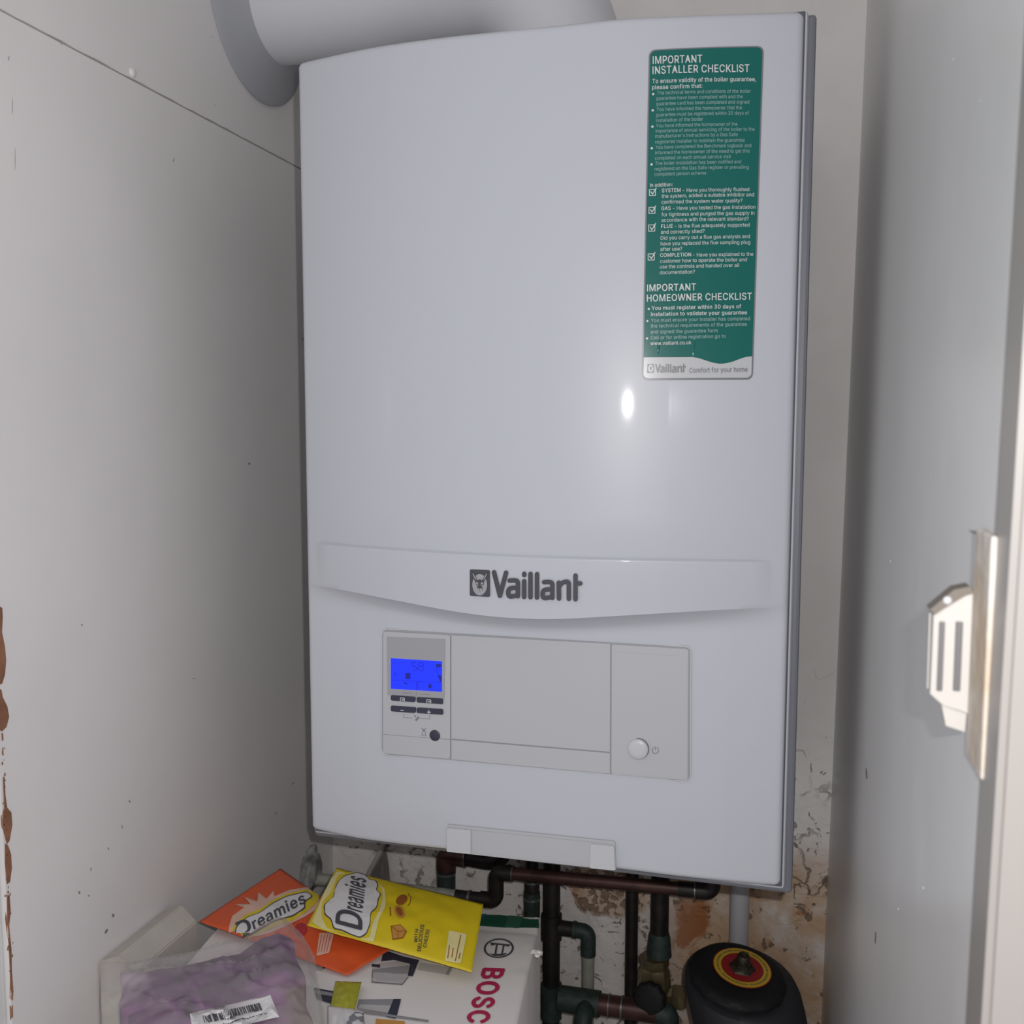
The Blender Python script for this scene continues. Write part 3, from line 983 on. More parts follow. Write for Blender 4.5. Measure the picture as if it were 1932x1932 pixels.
ink = left_mb
o = .0023
stroke(ink, z6((455, 1245), (455, 1290), (580, 1297)), .8, o, 1)
stroke(ink, z6((690, 1303), (822, 1312), (822, 1255)), .8, o, 1)
stroke(ink, z6((610, 1262), (628, 1285)), 2.4, o, 1)
stroke(ink, z6((672, 1283), (625, 1335)), 4.0, o, 1)
stroke(ink, z6((705, 1440), (740, 1475), (775, 1440)), 1.1, o, 1)
stroke(ink, z6((740, 1450), (740, 1490)), 3, o, 1)
stroke(ink, z6((722, 1480), (720, 1520), (708, 1545)), 1.1, o, 1)
stroke(ink, z6((758, 1480), (760, 1520), (774, 1545)), 1.1, o, 1)
stroke(ink, z6((712, 1540), (770, 1545)), .9, o, 1)
stroke(ink, z3((126, 660), (380, 680)), .7, .0023, 1)
stroke(ink, z3((440, 684), (495, 689)), .9, .0023, 1)
left = left_mb.build('display_fascia', [M_panel, M_inkgrey], B)
arc = [(1236.5 + 5.8 * math.cos(a), 1415.8 + 6.1 * math.sin(a)) for a in [math.radians(-60 + 300 * k / 24) for k in range(25)]]
stroke(right_mb, arc, 1.5, .0026, 1)
stroke(right_mb, [(1236.5, 1408.3), (1236.5, 1415.5)], 1.5, .0026, 1)
right = right_mb.build('switch_fascia', [M_panel, M_inkgrey], B)
# rim that catches the light round the panel
mb = MB()
rim = round_poly(z3((119, 76), (1826, 176), (1821, 922), (116, 772)), 14, 8)
rimp = [low(u, v, .0009) for u, v in rim]
mb.tube(rimp + rimp[:2], .0007, 8)
mb.build('panel_rim', M_white2, CP)
mb = MB()
plate(mb, z3((145, 122), (468, 135), (463, 463), (149, 443)), .0026)
ink = mb
o = .0028
stroke(ink, z6((450, 955), (450, 945), (580, 950)), .8, o, 1)
stroke(ink, z6((688, 962), (815, 968), (818, 980)), .8, o, 1)
stroke(ink, z6((632, 935), (632, 985)), .9, o, 1)
mb.build('display_bezel', [M_bezel, M_inkgrey], left)
mb = MB()
plate(mb, z3((168, 240), (450, 257), (450, 425), (168, 408)), .0029)


def seg7(x, y, segs):
    w_, h_ = 62, 60
    P = {'a': ((0, 0), (w_, 3)), 'b': ((w_, 3), (w_, h_ + 3)), 'c': ((w_, h_ + 3), (w_, 2 * h_ + 3)), 'd': ((0, 2 * h_), (w_, 2 * h_ + 3)),
         'e': ((0, h_), (0, 2 * h_)), 'f': ((0, 0), (0, h_)), 'g': ((0, h_), (w_, h_ + 3))}
    for s in segs:
        (a, b), (c_, d) = P[s]
        k = .12
        stroke(mb, z6((x + lerp(a, c_, k), y + lerp(b, d, k)), (x + lerp(c_, a, k), y + lerp(d, b, k))), 1.3, .0031, 1)


seg7(575, 512, 'acdfg')
seg7(668, 516, 'abcdefg')
stroke(mb, z6((518, 668), (516, 752)), 9.5, .0031, 1)
stroke(mb, z6((770, 522), (785, 523)), 1.5, .0031, 1)
stroke(mb, z6((340, 660), (338, 700)), 1.5, .0031, 1)
for a in (((310, 766), (630, 783)), ((650, 788), (975, 806)), ((636, 785), (634, 905)), ((655, 790), (655, 905)), ((940, 600), (972, 606)), ((915, 545), (915, 620)), ((915, 620), (950, 700))):
    stroke(mb, z6(*a), .8, .0031, 1)
mb.faces([low(*q, .0031) for q in z6((935, 700), (985, 705), (985, 790), (970, 795))], [(0, 1, 2, 3)], 1)
mb.faces([low(*q, .0031) for q in z6((910, 540), (985, 545), (985, 585), (915, 590))], [(0, 1, 2, 3)], 1)
stroke(mb, z6((825, 825), (825, 880)), 6, .0031, 1)
stroke(mb, z6((455, 805), (485, 808), (505, 830)), 2.2, .0031, 1)
mb.build('display', [M_lcd, M_lcddark], left)
o = .0036
for bx, mk in ((((275, 978), (622, 1003), (618, 1078), (278, 1052)), 0), (((638, 1005), (1005, 1028), (1008, 1106), (640, 1080)), 1),
               (((275, 1126), (630, 1152), (622, 1230), (278, 1204)), 2), (((640, 1153), (1005, 1176), (1010, 1254), (640, 1228)), 3)):
    mb = MB()
    plate(mb, z6(*bx), .0034, 0, 0, 3)
    if mk < 2:
        cx, cy = ((440, 1036), (810, 1062))[mk]
        stroke(mb, z6((cx - 28, cy + 25), (cx - 28, cy - 22), (cx + 28, cy - 18), (cx + 28, cy + 28)), 1.3, o, 1)
        stroke(mb, z6((cx - 8, cy + 6), (cx + 18, cy + 8)), 2.4, o, 1)
    elif mk == 2:
        stroke(mb, z6((412, 1190), (460, 1192)), 1.5, o, 1)
    else:
        stroke(mb, z6((785, 1214), (838, 1217)), 1.5, o, 1)
        stroke(mb, z6((811, 1186), (811, 1246)), 1.5, o, 1)
    mb.build('button', [M_key, M_keymark], left)
pc = low(820.7, 1387.5, .0021)
mb = MB()
mb.lathe([(.0051, 0), (.0051, .0005), (.0046, .0009), (.001, .0010)], pc, (0, -1, 0), 32)
mb.build('reset_button', M_key, left, smooth_angle=50)
pc = low(1204, 1412.5, .0024)
mb = MB()
mb.lathe([(.0094, -.0002), (.0094, .0001)], pc, (0, -1, 0), 40, 1)
mb.lathe([(.0088, 0), (.0088, .0022), (.0080, .0030), (.004, .0033), (.0005, .0034)], pc, (0, -1, 0), 40, 0)
mb.build('power_button', [M_white2, M_gap], right, smooth_angle=50)

# --- badge
BG = MB()
z7 = (860, 1050)
ZS7 = .13458


def up_pt(u, v, off):
    P = hit_bow(u, v, BU, off)
    return P


def capsule(mb, pts, wd, o1, o0, m=0, fn=None, n=9):
    """one rounded pen stroke as solid plates"""
    fn = fn or up_pt
    for i, (a, b) in enumerate(zip(pts, pts[1:])):
        o1 += .00002
        a, b = Vector(a), Vector(b)
        t = (b - a).normalized()
        base = math.atan2(t.y, t.x)
        ring = [b + Vector((math.cos(base - math.pi / 2 + math.pi * k / n), math.sin(base - math.pi / 2 + math.pi * k / n))) * wd / 2 for k in range(n + 1)]
        ring += [a + Vector((math.cos(base + math.pi / 2 + math.pi * k / n), math.sin(base + math.pi / 2 + math.pi * k / n))) * wd / 2 for k in range(n + 1)]
        mb.prism([fn(q.x, q.y, o1) for q in ring], [fn(q.x, q.y, o0) for q in ring], m)


def wordmark(mb, T, wd, o1, o0, fn, m=0):
    def bez(p, n=5):
        P = [Vector(q) for q in p]
        out = [P[0]]
        for i in range(1, len(P) - 1):
            a, b = P[i - 1].lerp(P[i], .5) if i > 1 else P[0], P[i].lerp(P[i + 1], .5) if i < len(P) - 2 else P[-1]
            for k in range(1, n + 1):
                t = k / n
                out.append((1 - t) ** 2 * a + 2 * t * (1 - t) * P[i] + t * t * b)
        return out
    L = [([(535, 222), (618, 550)], 0), ([(704, 228), (618, 550)], 0),
         ([(755, 338), (830, 330), (872, 352), (870, 430), (870, 556)], 1),
         ([(850, 442), (800, 436), (735, 455), (735, 560), (800, 560), (856, 545)], 1),
         ([(959, 244), (960, 260)], 0), ([(958, 348), (958, 566)], 0), ([(1047, 245), (1047, 570)], 0), ([(1138, 248), (1138, 574)], 0),
         ([(1238, 360), (1312, 352), (1355, 374), (1353, 452), (1353, 580)], 1),
         ([(1333, 464), (1282, 458), (1218, 477), (1218, 582), (1282, 582), (1340, 567)], 1),
         ([(1443, 368), (1447, 588)], 0), ([(1450, 420), (1480, 366), (1585, 345), (1584, 440), (1585, 592)], 1),
         ([(1678, 268), (1678, 598)], 0), ([(1690, 376), (1745, 378)], 0)]
    for i, (p, c_) in enumerate(L):
        pts = [T(*q) for q in (bez(p) if c_ else [Vector(q) for q in p])]
        capsule(mb, pts, wd, o1 + .000007 * i, o0, m, fn)


T7 = lambda x, y: (z7[0] + x * ZS7, z7[1] + y * ZS7)
wordmark(BG, T7, 66 * ZS7, .0026, -.0003, up_pt, 0)


def uplate(mb, pts, o1, o0, m=0, rnd=0, fn=up_pt):
    if rnd:
        pts = round_poly(pts, rnd, 4)
    mb.prism([fn(u, v, o1) for u, v in pts], [fn(u, v, o0) for u, v in pts], m)


def hare(mb, T, k, fn, o, dark, pale):
    q = lambda *p: [T(x, y) for x, y in p]
    uplate(mb, q((195, 178), (480, 190), (480, 568), (195, 552)), o, -.0003, dark, 3.5 * k, fn)
    uplate(mb, q(*ell(335, 395, 104, 150)), o + .0003, o, pale, 0, fn)
    uplate(mb, q((225, 215), (262, 240), (300, 335), (262, 340)), o + .0006, o, dark, 0, fn)
    uplate(mb, q((450, 215), (415, 240), (370, 335), (410, 340)), o + .0006, o, dark, 0, fn)
    uplate(mb, q((232, 232), (252, 245), (285, 320), (270, 320)), o + .0008, o, pale, 0, fn)
    uplate(mb, q((443, 232), (420, 250), (385, 325), (402, 320)), o + .0008, o, pale, 0, fn)
    uplate(mb, q((270, 345), (335, 318), (398, 345), (392, 400), (368, 420), (378, 462), (335, 505), (295, 462), (303, 420), (275, 400)), o + .0005, o, dark, 0, fn)
    uplate(mb, q(*ell(295, 388, 20, 30, 14)), o + .0007, o, pale, 0, fn)
    uplate(mb, q(*ell(368, 388, 20, 30, 14)), o + .0007, o, pale, 0, fn)
    uplate(mb, q(*ell(297, 395, 9, 15, 10)), o + .0009, o, dark, 0, fn)
    uplate(mb, q(*ell(366, 395, 9, 15, 10)), o + .0009, o, dark, 0, fn)
    uplate(mb, q(*ell(315, 465, 17, 22, 12)), o + .0007, o, pale, 0, fn)
    uplate(mb, q(*ell(353, 465, 17, 22, 12)), o + .0007, o, pale, 0, fn)
    uplate(mb, q(*ell(335, 492, 14, 12, 10)), o + .0007, o, pale, 0, fn)


hare(BG, T7, 1, up_pt, .0022, 0, 1)
uplate(BG, [T7(480, 208), T7(520, 208), T7(520, 222), T7(480, 222)], .0012, -.0003)
for x, y in ((735, 345), (905, 340), (1090, 245), (1190, 350), (1400, 355), (1625, 365)):
    uplate(BG, [T7(x - 28, y - 8), T7(x + 28, y - 6), T7(x + 28, y + 5), T7(x - 28, y + 3)], .0012, -.0003)
BG.build('badge', [M_chrome, M_chromelight], B, smooth_angle=30)

# --- bottom bracket with two clips
mb = MB()
z5 = lambda *p: zm((560, 1500), .35197, p)
plate(mb, z5((806, 158), (1706, 250), (1712, 404), (802, 303)), .0022, -.004, 0, 5)
plate(mb, z5((818, 176), (1690, 264), (1576, 378), (925, 308)), .0030, -.004, 0, 3)
bk_ = mb.build('lower_bracket', M_panel, B)
for q in (((804, 178), (932, 190), (931, 317), (803, 304)), ((1576, 263), (1700, 276), (1706, 405), (1570, 392))):
    mb = MB()
    plate(mb, z5(*q), .0052, -.006, 0, 3)
    mb.build('clip', M_white2, bk_)

# --- checklist sticker
ST = MB()
_c = [hit_bow(u, v, BU) for u, v in ((1224.5, 94.5), (1441.5, 87), (1420.5, 716.5), (1211, 717.5))]
C2 = [Vector((p.x, p.z)) for p in _c]


def sx(s, t):
    return C2[0].lerp(C2[1], s).lerp(C2[3].lerp(C2[2], s), t)


def sp(x, z, off):
    return Vector((x, -BU * bow(x) - off, z))


def sheet(mb, s0, s1, topf, botf, off, m, n=30):
    vs, fs = [], []
    ss = sorted({s0 + (s1 - s0) * (1 - math.cos(math.pi * i / n)) / 2 for i in range(n + 1)})
    for i, s in enumerate(ss):
        for t in (topf(s), botf(s)):
            p = sx(s, t)
            vs.append(sp(p.x, p.y, off))
        if i:
            fs.append((2 * i - 2, 2 * i, 2 * i + 1, 2 * i - 1))
    mb.faces(vs, fs, m, True)


def rr(s0, s1, e, R, asp):
    """edge offset in t for rounded corners of radius R (in s units)"""
    def g(s):
        d = min(s - s0, s1 - s)
        return e + ((R - math.sqrt(max(0, R * R - (R - d) ** 2))) * asp if d < R else 0)
    return g


asp = (C2[1] - C2[0]).length / (C2[3] - C2[0]).length
g0 = rr(0, 1, 0, .055, asp)
sheet(ST, 0, 1, g0, lambda s: 1 - g0(s), .0004, 3)
g1 = rr(.013, .987, .004, .05, asp)


def wave(s):
    return interp([(0, .9285), (.47, .9290), (.52, .9330), (.58, .9405), (.64, .9470), (.70, .9500), (.76, .9485), (.82, .9430), (.88, .9345), (.94, .9285), (1, .9270)], s)


sheet(ST, .013, .987, g1, wave, .0007, 0)
sheet(ST, .015, .985, lambda s: wave(s) + .0008, lambda s: 1 - g1(s) - .002, .0007, 2)
dirx = (sx(1, .5) - sx(0, .5)).normalized()
dirz = Vector((-dirx.y, dirx.x))


def stext(s, x0, y0, x1, cap, m, bold=0.0, res=1):
    P0 = hit_bow(x0, y0, BU)
    P0 = Vector((P0.x, P0.z))
    a, b = 0.0, .15
    for _ in range(30):
        c_ = (a + b) / 2
        q = P0 + dirx * c_
        if px(sp(q.x, q.y, 0))[0] < x1:
            a = c_
        else:
            b = c_
    L_ = (a + b) / 2
    vs, fs, W, ly = text_mesh(s, bold, res)
    k = L_ / W
    h = cap * .000455 / CAP
    out = []
    for (x, y), g in zip(vs, ly):
        q = P0 + dirx * (x * k) + dirz * (y * h)
        out.append(sp(q.x, q.y, .0010 + .00002 * g))
    ST.faces(out, fs, m)


def dot(u, v, r=2.1, m=1):
    P = hit_bow(u, v, BU)
    R = r * .00045
    ST.faces([sp(P.x + R * math.cos(k), P.z + R * math.sin(k), .0010) for k in [i * .5236 for i in range(12)]], [tuple(range(12))], m)


Z1 = lambda x, y: (1180 + x * .17084, 70 + y * .17084)
Z2 = lambda x, y: (1180 + x * .17597, 400 + y * .17597)
H, M_, L1 = .022, .014, 0.0
for fn, lines in ((Z1, [
    ('IMPORTANT', 305, 302, 848, 12.6, 1, H), ('INSTALLER CHECKLIST', 303, 413, 1368, 12.6, 1, H),
    ('To ensure validity of the boiler guarantee,', 300, 515, 1443, 7.0, 1, H), ('please confirm that:', 297, 583, 850, 7.0, 1, H),
    ('The technical terms and conditions of the boiler', 350, 640, 1385, 6.0, 4, L1),
    ('guarantee have been complied with and the', 343, 700, 1297, 6.0, 4, L1),
    ('guarantee card has been completed and signed', 343, 760, 1368, 6.0, 4, L1),
    ('You have informed the homeowner that the', 345, 822, 1288, 6.0, 4, L1),
    ('guarantee must be registered within 30 days of', 340, 882, 1365, 6.0, 4, L1),
    ('installation of the boiler', 338, 943, 858, 6.0, 4, L1),
    ('You have informed the homeowner of the', 340, 1003, 1238, 6.0, 4, L1),
    ('importance of annual servicing of the boiler to the', 335, 1060, 1427, 6.0, 4, L1),
    ("manufacturer's instructions by a Gas Safe", 332, 1118, 1240, 6.0, 4, L1),
    ('registered installer to maintain the guarantee', 332, 1180, 1317, 6.0, 4, L1),
    ('You have completed the Benchmark logbook and', 335, 1240, 1390, 6.0, 4, L1),
    ('informed the homeowner of the need to get this', 330, 1300, 1372, 6.0, 4, L1),
    ('completed on each annual service visit', 328, 1360, 1165, 6.0, 4, L1),
    ('The boiler installation has been notified and', 330, 1418, 1278, 6.0, 4, L1),
    ('registered on the Gas Safe register or prevailing', 325, 1478, 1362, 6.0, 4, L1),
    ('competent person scheme', 323, 1537, 893, 6.0, 4, L1),
    ('In addition:', 273, 1658, 523, 6.2, 1, M_),
    ('SYSTEM', 405, 1718, 610, 6.3, 1, H), ('- Have you thoroughly flushed', 635, 1715, 1368, 6.3, 1, L1),
    ('the system, added a suitable inhibitor and', 402, 1780, 1422, 6.3, 1, L1),
    ('confirmed the system water quality?', 400, 1845, 1293, 6.3, 1, L1),
    ('GAS', 400, 1915, 500, 6.3, 1, H), ('- Have you tested the gas installation', 525, 1913, 1437, 6.3, 1, L1)]),
    (Z2, [
        ('for tightness and purged the gas supply in', 388, 50, 1383, 6.3, 1, L1), ('accordance with the relevant standard?', 388, 110, 1322, 6.3, 1, L1),
        ('FLUE', 385, 175, 508, 6.3, 1, H), ('- Is the flue adequately supported', 530, 173, 1332, 6.3, 1, L1), ('and correctly sited?', 382, 237, 850, 6.3, 1, L1),
        ('Did you carry out a flue gas analysis and', 380, 300, 1335, 6.3, 1, L1), ('have you replaced the flue sampling plug', 380, 362, 1338, 6.3, 1, L1),
        ('after use?', 377, 420, 610, 6.3, 1, L1),
        ('COMPLETION', 375, 485, 705, 6.3, 1, H), ('- Have you explained to the', 725, 481, 1370, 6.3, 1, L1),
        ('customer how to operate the boiler and', 373, 548, 1303, 6.3, 1, L1), ('use the controls and handed over all', 372, 608, 1222, 6.3, 1, L1),
        ('documentation?', 370, 670, 747, 6.3, 1, L1),
        ('IMPORTANT', 235, 853, 757, 11.8, 1, H), ('HOMEOWNER CHECKLIST', 233, 962, 1355, 11.8, 1, H),
        ('You must register within 30 days of', 283, 1052, 1240, 6.6, 1, H), ('installation to validate your guarantee', 277, 1118, 1303, 6.6, 1, H),
        ('You must ensure your installer has completed', 275, 1182, 1337, 6.2, 4, M_), ('the technical requirements of the guarantee', 273, 1242, 1302, 6.2, 4, M_),
        ('and signed the guarantee form', 273, 1305, 988, 6.2, 4, M_), ('Call or for online registration go to', 273, 1367, 1075, 6.2, 4, M_),
        ('www.vaillant.co.uk', 270, 1428, 708, 6.2, 1, M_), ('Comfort for your home', 687, 1724, 1310, 8.6, 5, M_)])):
    for s, x0, y0, x1, cap, m, bold in lines:
        u, v = fn(x0, y0)
        stext(s, u, v, fn(x1, 0)[0], cap, m, bold)
for x, y in ((308, 634), (303, 813), (300, 993), (293, 1231), (290, 1410)):
    dot(*Z1(x, y))
for x, y in ((252, 1041), (237, 1170), (233, 1356)):
    dot(*Z2(x, y), 1.9)


def tick(fn, x, y):
    def st(pts, wd):
        pp = [hit_bow(*fn(*q), BU) for q in pts]
        for a, b in zip(pp, pp[1:]):
            a2, b2 = Vector((a.x, a.z)), Vector((b.x, b.z))
            t = (b2 - a2).normalized()
            n_ = Vector((-t.y, t.x)) * wd / 2
            e_ = t * wd * .4
            ST.faces([sp(q.x, q.y, .0010) for q in (a2 + n_ - e_, b2 + n_ + e_, b2 - n_ + e_, a2 - n_ - e_)], [(0, 1, 2, 3)], 1)
    st([(x, y - 66), (x, y), (x + 66, y - 2), (x + 66, y - 68), (x, y - 66)], .00055)
    st([(x + 16, y - 42), (x + 34, y - 16), (x + 74, y - 82)], .0007)


tick(Z1, 267, 1753)
tick(Z1, 262, 1950)
tick(Z2, 251, 208)
tick(Z2, 245, 518)
kx, ky = (650 - 318) * .17597 / (1775 - 500), 94 * .17597 / (620 - 230)
TS = lambda x, y: (Z2(318, 0)[0] + (x - 500) * kx, Z2(0, 1722)[1] + (y - 575) * ky - (x - 500) * kx * .004 - (x - 500) * .0137 * ky * 3.2)
T_s = lambda x, y: TS(x, y)
wordmark(ST, T_s, 62 * kx, .0010, .0006, up_pt, 5)
uplate(ST, [Z2(236, 1630), Z2(308, 1628), Z2(306, 1724), Z2(232, 1726)], .00095, .0006, 5, .6)
uplate(ST, [Z2(x, y) for x, y in ell(271, 1677, 28, 40)], .0011, .0009, 2)
uplate(ST, [Z2(258, 1648), Z2(268, 1665), Z2(274, 1665), Z2(288, 1648), Z2(282, 1680), Z2(271, 1705), Z2(262, 1680)], .0012, .0010, 5)
# small creases in the film of the sticker
for u, v, hl, hw, tilt, m in ((1288, 572, .0075, .0011, .42, 6), (1309, 655, .0080, .0010, .05, 6), (1243, 655, .0060, .0010, .08, 6)):
    P = hit_bow(u, v, BU)
    rings = []
    for k in range(7):
        q = k / 6
        ring_ = []
        for i in range(20):
            a = i / 20 * 2 * math.pi
            lx, lz = hw * (1 - q) * math.cos(a), hl * (1 - q) * math.sin(a)
            X, Z = P.x + lx * math.cos(tilt) + lz * math.sin(tilt), P.z - lx * math.sin(tilt) + lz * math.cos(tilt)
            ring_.append(sp(X, Z, .00072 + .00034 * (1 - (1 - q) ** 2)))
        rings.append(ring_)
    ST.loft(rings, m, False)
ST.build('checklist_sticker', [M_green, M_stk, M_stkgrey, M_stkedge, M_stkdim, M_stkedge, mat('sticker_green_gloss', (.007, .128, .110), .06, spec=.6), mat('sticker_grey_gloss', (.52, .53, .55), .06, spec=.6)], B, norm=False)

# ------------------------------------------------------------------ flue
FY, FZ, FR = .180, 1.3525, .0615
FL = thing('flue_pipe', 'white flue pipe turning into the left wall above the boiler', 'flue', (XL + .17, FY, FZ - FR))
mb = MB()
mb.tube([(XL - .01, FY, FZ), (-.190, FY, FZ)], FR, 56)
mb.build('pipe', M_flue, FL, smooth_angle=40)
mb = MB()
RB = .098
arc = [Vector((-.014 - RB + RB * math.sin(a), FY, FZ - RB + RB * math.cos(a))) for a in [math.pi / 2 * k / 26 for k in range(27)]]
mb.tube([Vector((-.190, FY, FZ))] + arc + [Vector((-.014, FY, 1.2197))], FR + .0003, 56)
mb.build('elbow', M_flue, FL, smooth_angle=40)
mb = MB()
mb.tube([(-.014, FY, 1.234), (-.014, FY, 1.2197)], FR + .006, 56)
mb.build('boiler_adapter', M_flue, FL, smooth_angle=40)
mb = MB()
mb.lathe([(.102, .001), (.1025, .0045), (.100, .0065), (.094, .0095), (.078, .018), (.067, .0245), (.0635, .027), (.0615, .0272)], (XL, FY + .004, FZ + .002), (1, 0, 0), 72)
mb.build('wall_seal', M_seal, FL, smooth_angle=50)

# ------------------------------------------------------------------ pipework
ZBOT = .493


def Y(u, v, y):
    return at(1, u, v, y)


def elbow_tube(mb, pts, r, bend, seg=20, m=0):
    mb.tube(fillet(pts, bend), r, seg, m)


# copper pipe crossing under the boiler
y0 = .262
P = thing('copper_crossing_pipe', 'brown copper pipe crossing under the boiler with a swan-neck and a pale painted left end', 'pipe', Y(1140, 1663, y0))
a = [Y(560, 1654, y0), Y(830, 1687, y0), Y(936, 1699, y0), Y(936, 1645.5, y0), Y(965, 1648, y0), Y(1290, 1677.5, y0), Y(1344, 1682, y0)]
a[0].x = XL - .004
top = Vector((a[6].x, y0, ZBOT))
mb = MB()
mb.tube([a[0], a[0].lerp(a[1], 1.12)], .0076, 20)
mb.build('painted_section', M_pale, P, smooth_angle=50)
mb = MB()
mb.tube([a[0].lerp(a[1], 1.11), a[2].lerp(a[1], .25)], .0077, 20)
mb.tube([a[0].lerp(a[1], 1.20), a[0].lerp(a[1], 1.215)], .0090, 20, 1)
mb.build('stub', [M_copperdark, M_solder], P, smooth_angle=50)
mb = MB()
d1 = (a[2] - a[1]).normalized()
d2 = (a[4] - a[3]).normalized()
elbow_tube(mb, [a[2] - d1 * .020, a[2], a[2].lerp(a[3], .5)], .0094, .015)
mb.build('elbow', M_copperdark, P, smooth_angle=50)
mb = MB()
elbow_tube(mb, [a[2].lerp(a[3], .45), a[3], a[3] + d2 * .021], .0094, .015)
mb.tube([a[3] + d2 * .0205, a[3] + d2 * .0218], .0097, 20, 1)
mb.build('elbow', [M_copperdark, M_solder], P, smooth_angle=50)
mb = MB()
mb.tube([a[3] + d2 * .019, a[5]], .0078, 24)
mb.build('pipe', M_copper, P, smooth_angle=50)
mb = MB()
mb.tube([a[5] - d2 * .006, a[5] + d2 * .013], .0086, 24)
mb.tube([a[5] + d2 * .0125, a[5] + d2 * .0138], .0098, 24, 1)
elbow_tube(mb, [a[5] + d2 * .013, a[6], Vector((a[6].x, y0, a[6].z + .022))], .0095, .016)
mb.tube([Vector((a[6].x, y0, a[6].z + .02)), top], .0076, 20)
mb.build('elbow', [M_copperdark, M_solder], P, smooth_angle=50)
# plaster lump round its left end
mb = MB()
bm2 = bmesh.ops.create_icosphere(mb.bm, subdivisions=4, radius=1)
ctr = Vector((XL + .004, y0, a[0].z + .006))
for v in bm2['verts']:
    d = v.co.copy()
    k = 1 + .28 * noise.noise(d * 2.1 + Vector((4, 1, 8))) + .12 * noise.noise(d * 6)
    v.co = ctr + Vector((d.x * .013 * k, d.y * .022 * k, (d.z * (.022 if d.z < 0 else .034)) * k))
for f in mb.bm.faces:
    f.smooth = True
mb.build('filler_lump', mat('cracked_filler', (.46, .45, .43), .8, bump=(70, .9, .004), mottle=(45, .5, (.13, .12, .11))), P)

# 22 mm riser with a top elbow, left
y1 = .3
P = thing('swept_riser_pipe', 'dark copper riser with top elbow, left of the swan-neck behind the yellow pouch', 'pipe', Y(842, 1760, y1))
x0 = Y(842, 1660, y1).x
zt = Y(842, 1611, y1).z
e = Y(950, 1619, y1)
mb = MB()
elbow_tube(mb, [Vector((x0, y1, zt - .020)), Vector((x0, y1, zt)), Vector((x0 + .028, y1, zt - .0008))], .0128, .02, 24)
mb.build('elbow', M_copper, P, smooth_angle=50)
mb = MB()
elbow_tube(mb, [Vector((x0 + .022, y1, zt - .0006)), Vector((e.x, y1, zt - .004)), Vector((e.x + .012, y1, ZBOT))], .0108, .025, 24)
mb.tube([Vector((x0 + .026, y1, zt - .0006)), Vector((x0 + .0275, y1, zt - .0006))], .0135, 24, 1)
mb.build('stub', [M_copperdark, M_solder], P, smooth_angle=50)
mb = MB()
zj = Y(842, 1646, y1).z
mb.tube([(x0, y1, zj + .001), (x0, y1, zj - .001)], .0126, 24, 1)
mb.tube([(x0, y1, zj + .002), (x0, y1, zj - .024)], .0118, 24, 2)
mb.tube([(x0, y1, zt - .015), (x0, y1, 0)], .0110, 24, 0)
mb.build('pipe', [M_copperdark, M_solder, M_verdigris], P, smooth_angle=50)


def riser(u, r, y, name, label, joints=(), m=None):
    x = Y(u, 1700, y).x
    P = thing(name, label, 'pipe', (x, y, 0))
    mb = MB()
    mb.tube([(x, y, ZBOT), (x, y, 0)], r, 22)
    mb.build('pipe', m or M_copperdark, P, smooth_angle=50)
    for v, hh, rr_, mm in joints:
        mb = MB()
        z = Y(u, v, y).z
        prof = [(r, hh / 2), (r * rr_, hh / 2 - .0015), (r * rr_ * .98, -hh / 2 + .002), (r, -hh / 2)]
        mb.lathe(prof, (x, y, z), (0, 0, 1), 22)
        mb.tube([(x, y, z + hh * .28), (x, y, z + hh * .2)], r * rr_ * 1.05, 22, 1)
        mb.build('joint', [mm, M_solder], P, smooth_angle=50)
    return P, x


riser(1003.5, .0080, .315, 'thin_riser_pipe', 'thin dark copper riser with corroded green joint, just behind the box corner', [(1672, .030, 1.22, M_copperdark), (1706, .036, 1.30, M_verdigris)])
P1, x1 = riser(1041, .0106, .300, 'thick_riser_pipe', 'thick dark riser at the right edge of the white box with two side branches', [])
riser(1192.5, .0078, .318, 'thin_riser_pipe', 'thin dark riser standing immediately left of the brass valve', [])

# branch off the thick riser
yb = .300
zc = Y(1041, 1748, yb).z
mb = MB()
mb.tube([(x1, yb, zc + .016), (x1, yb, zc - .016)], .0128, 24)
mb.tube([(x1, yb, zc), (x1 + .026, yb, zc)], .0092, 24)
mb.build('tee', M_copperdark, P1, smooth_angle=50)
xb = Y(1110, 1800, yb).x
P = thing('branch_pipe', 'short cream painted branch pipe hanging from a green corroded elbow', 'pipe', (xb, yb, .2))
mb = MB()
elbow_tube(mb, [Vector((x1 + .0275, yb, zc)), Vector((xb, yb, zc)), Vector((xb, yb, zc - .030))], .0092, .02, 22)
mb.tube([(x1 + .027, yb, zc), (x1 + .031, yb, zc)], .0103, 22)
mb.build('elbow', M_verdigris, P, smooth_angle=50)
mb = MB()
mb.tube([(xb, yb, zc - .026), (xb, yb, zc - .036)], [.0086, .0080], 22)
mb.tube([(xb, yb, zc - .030), (xb, yb, 0)], .0076, 22)
mb.build('pipe', M_pale, P, smooth_angle=50)

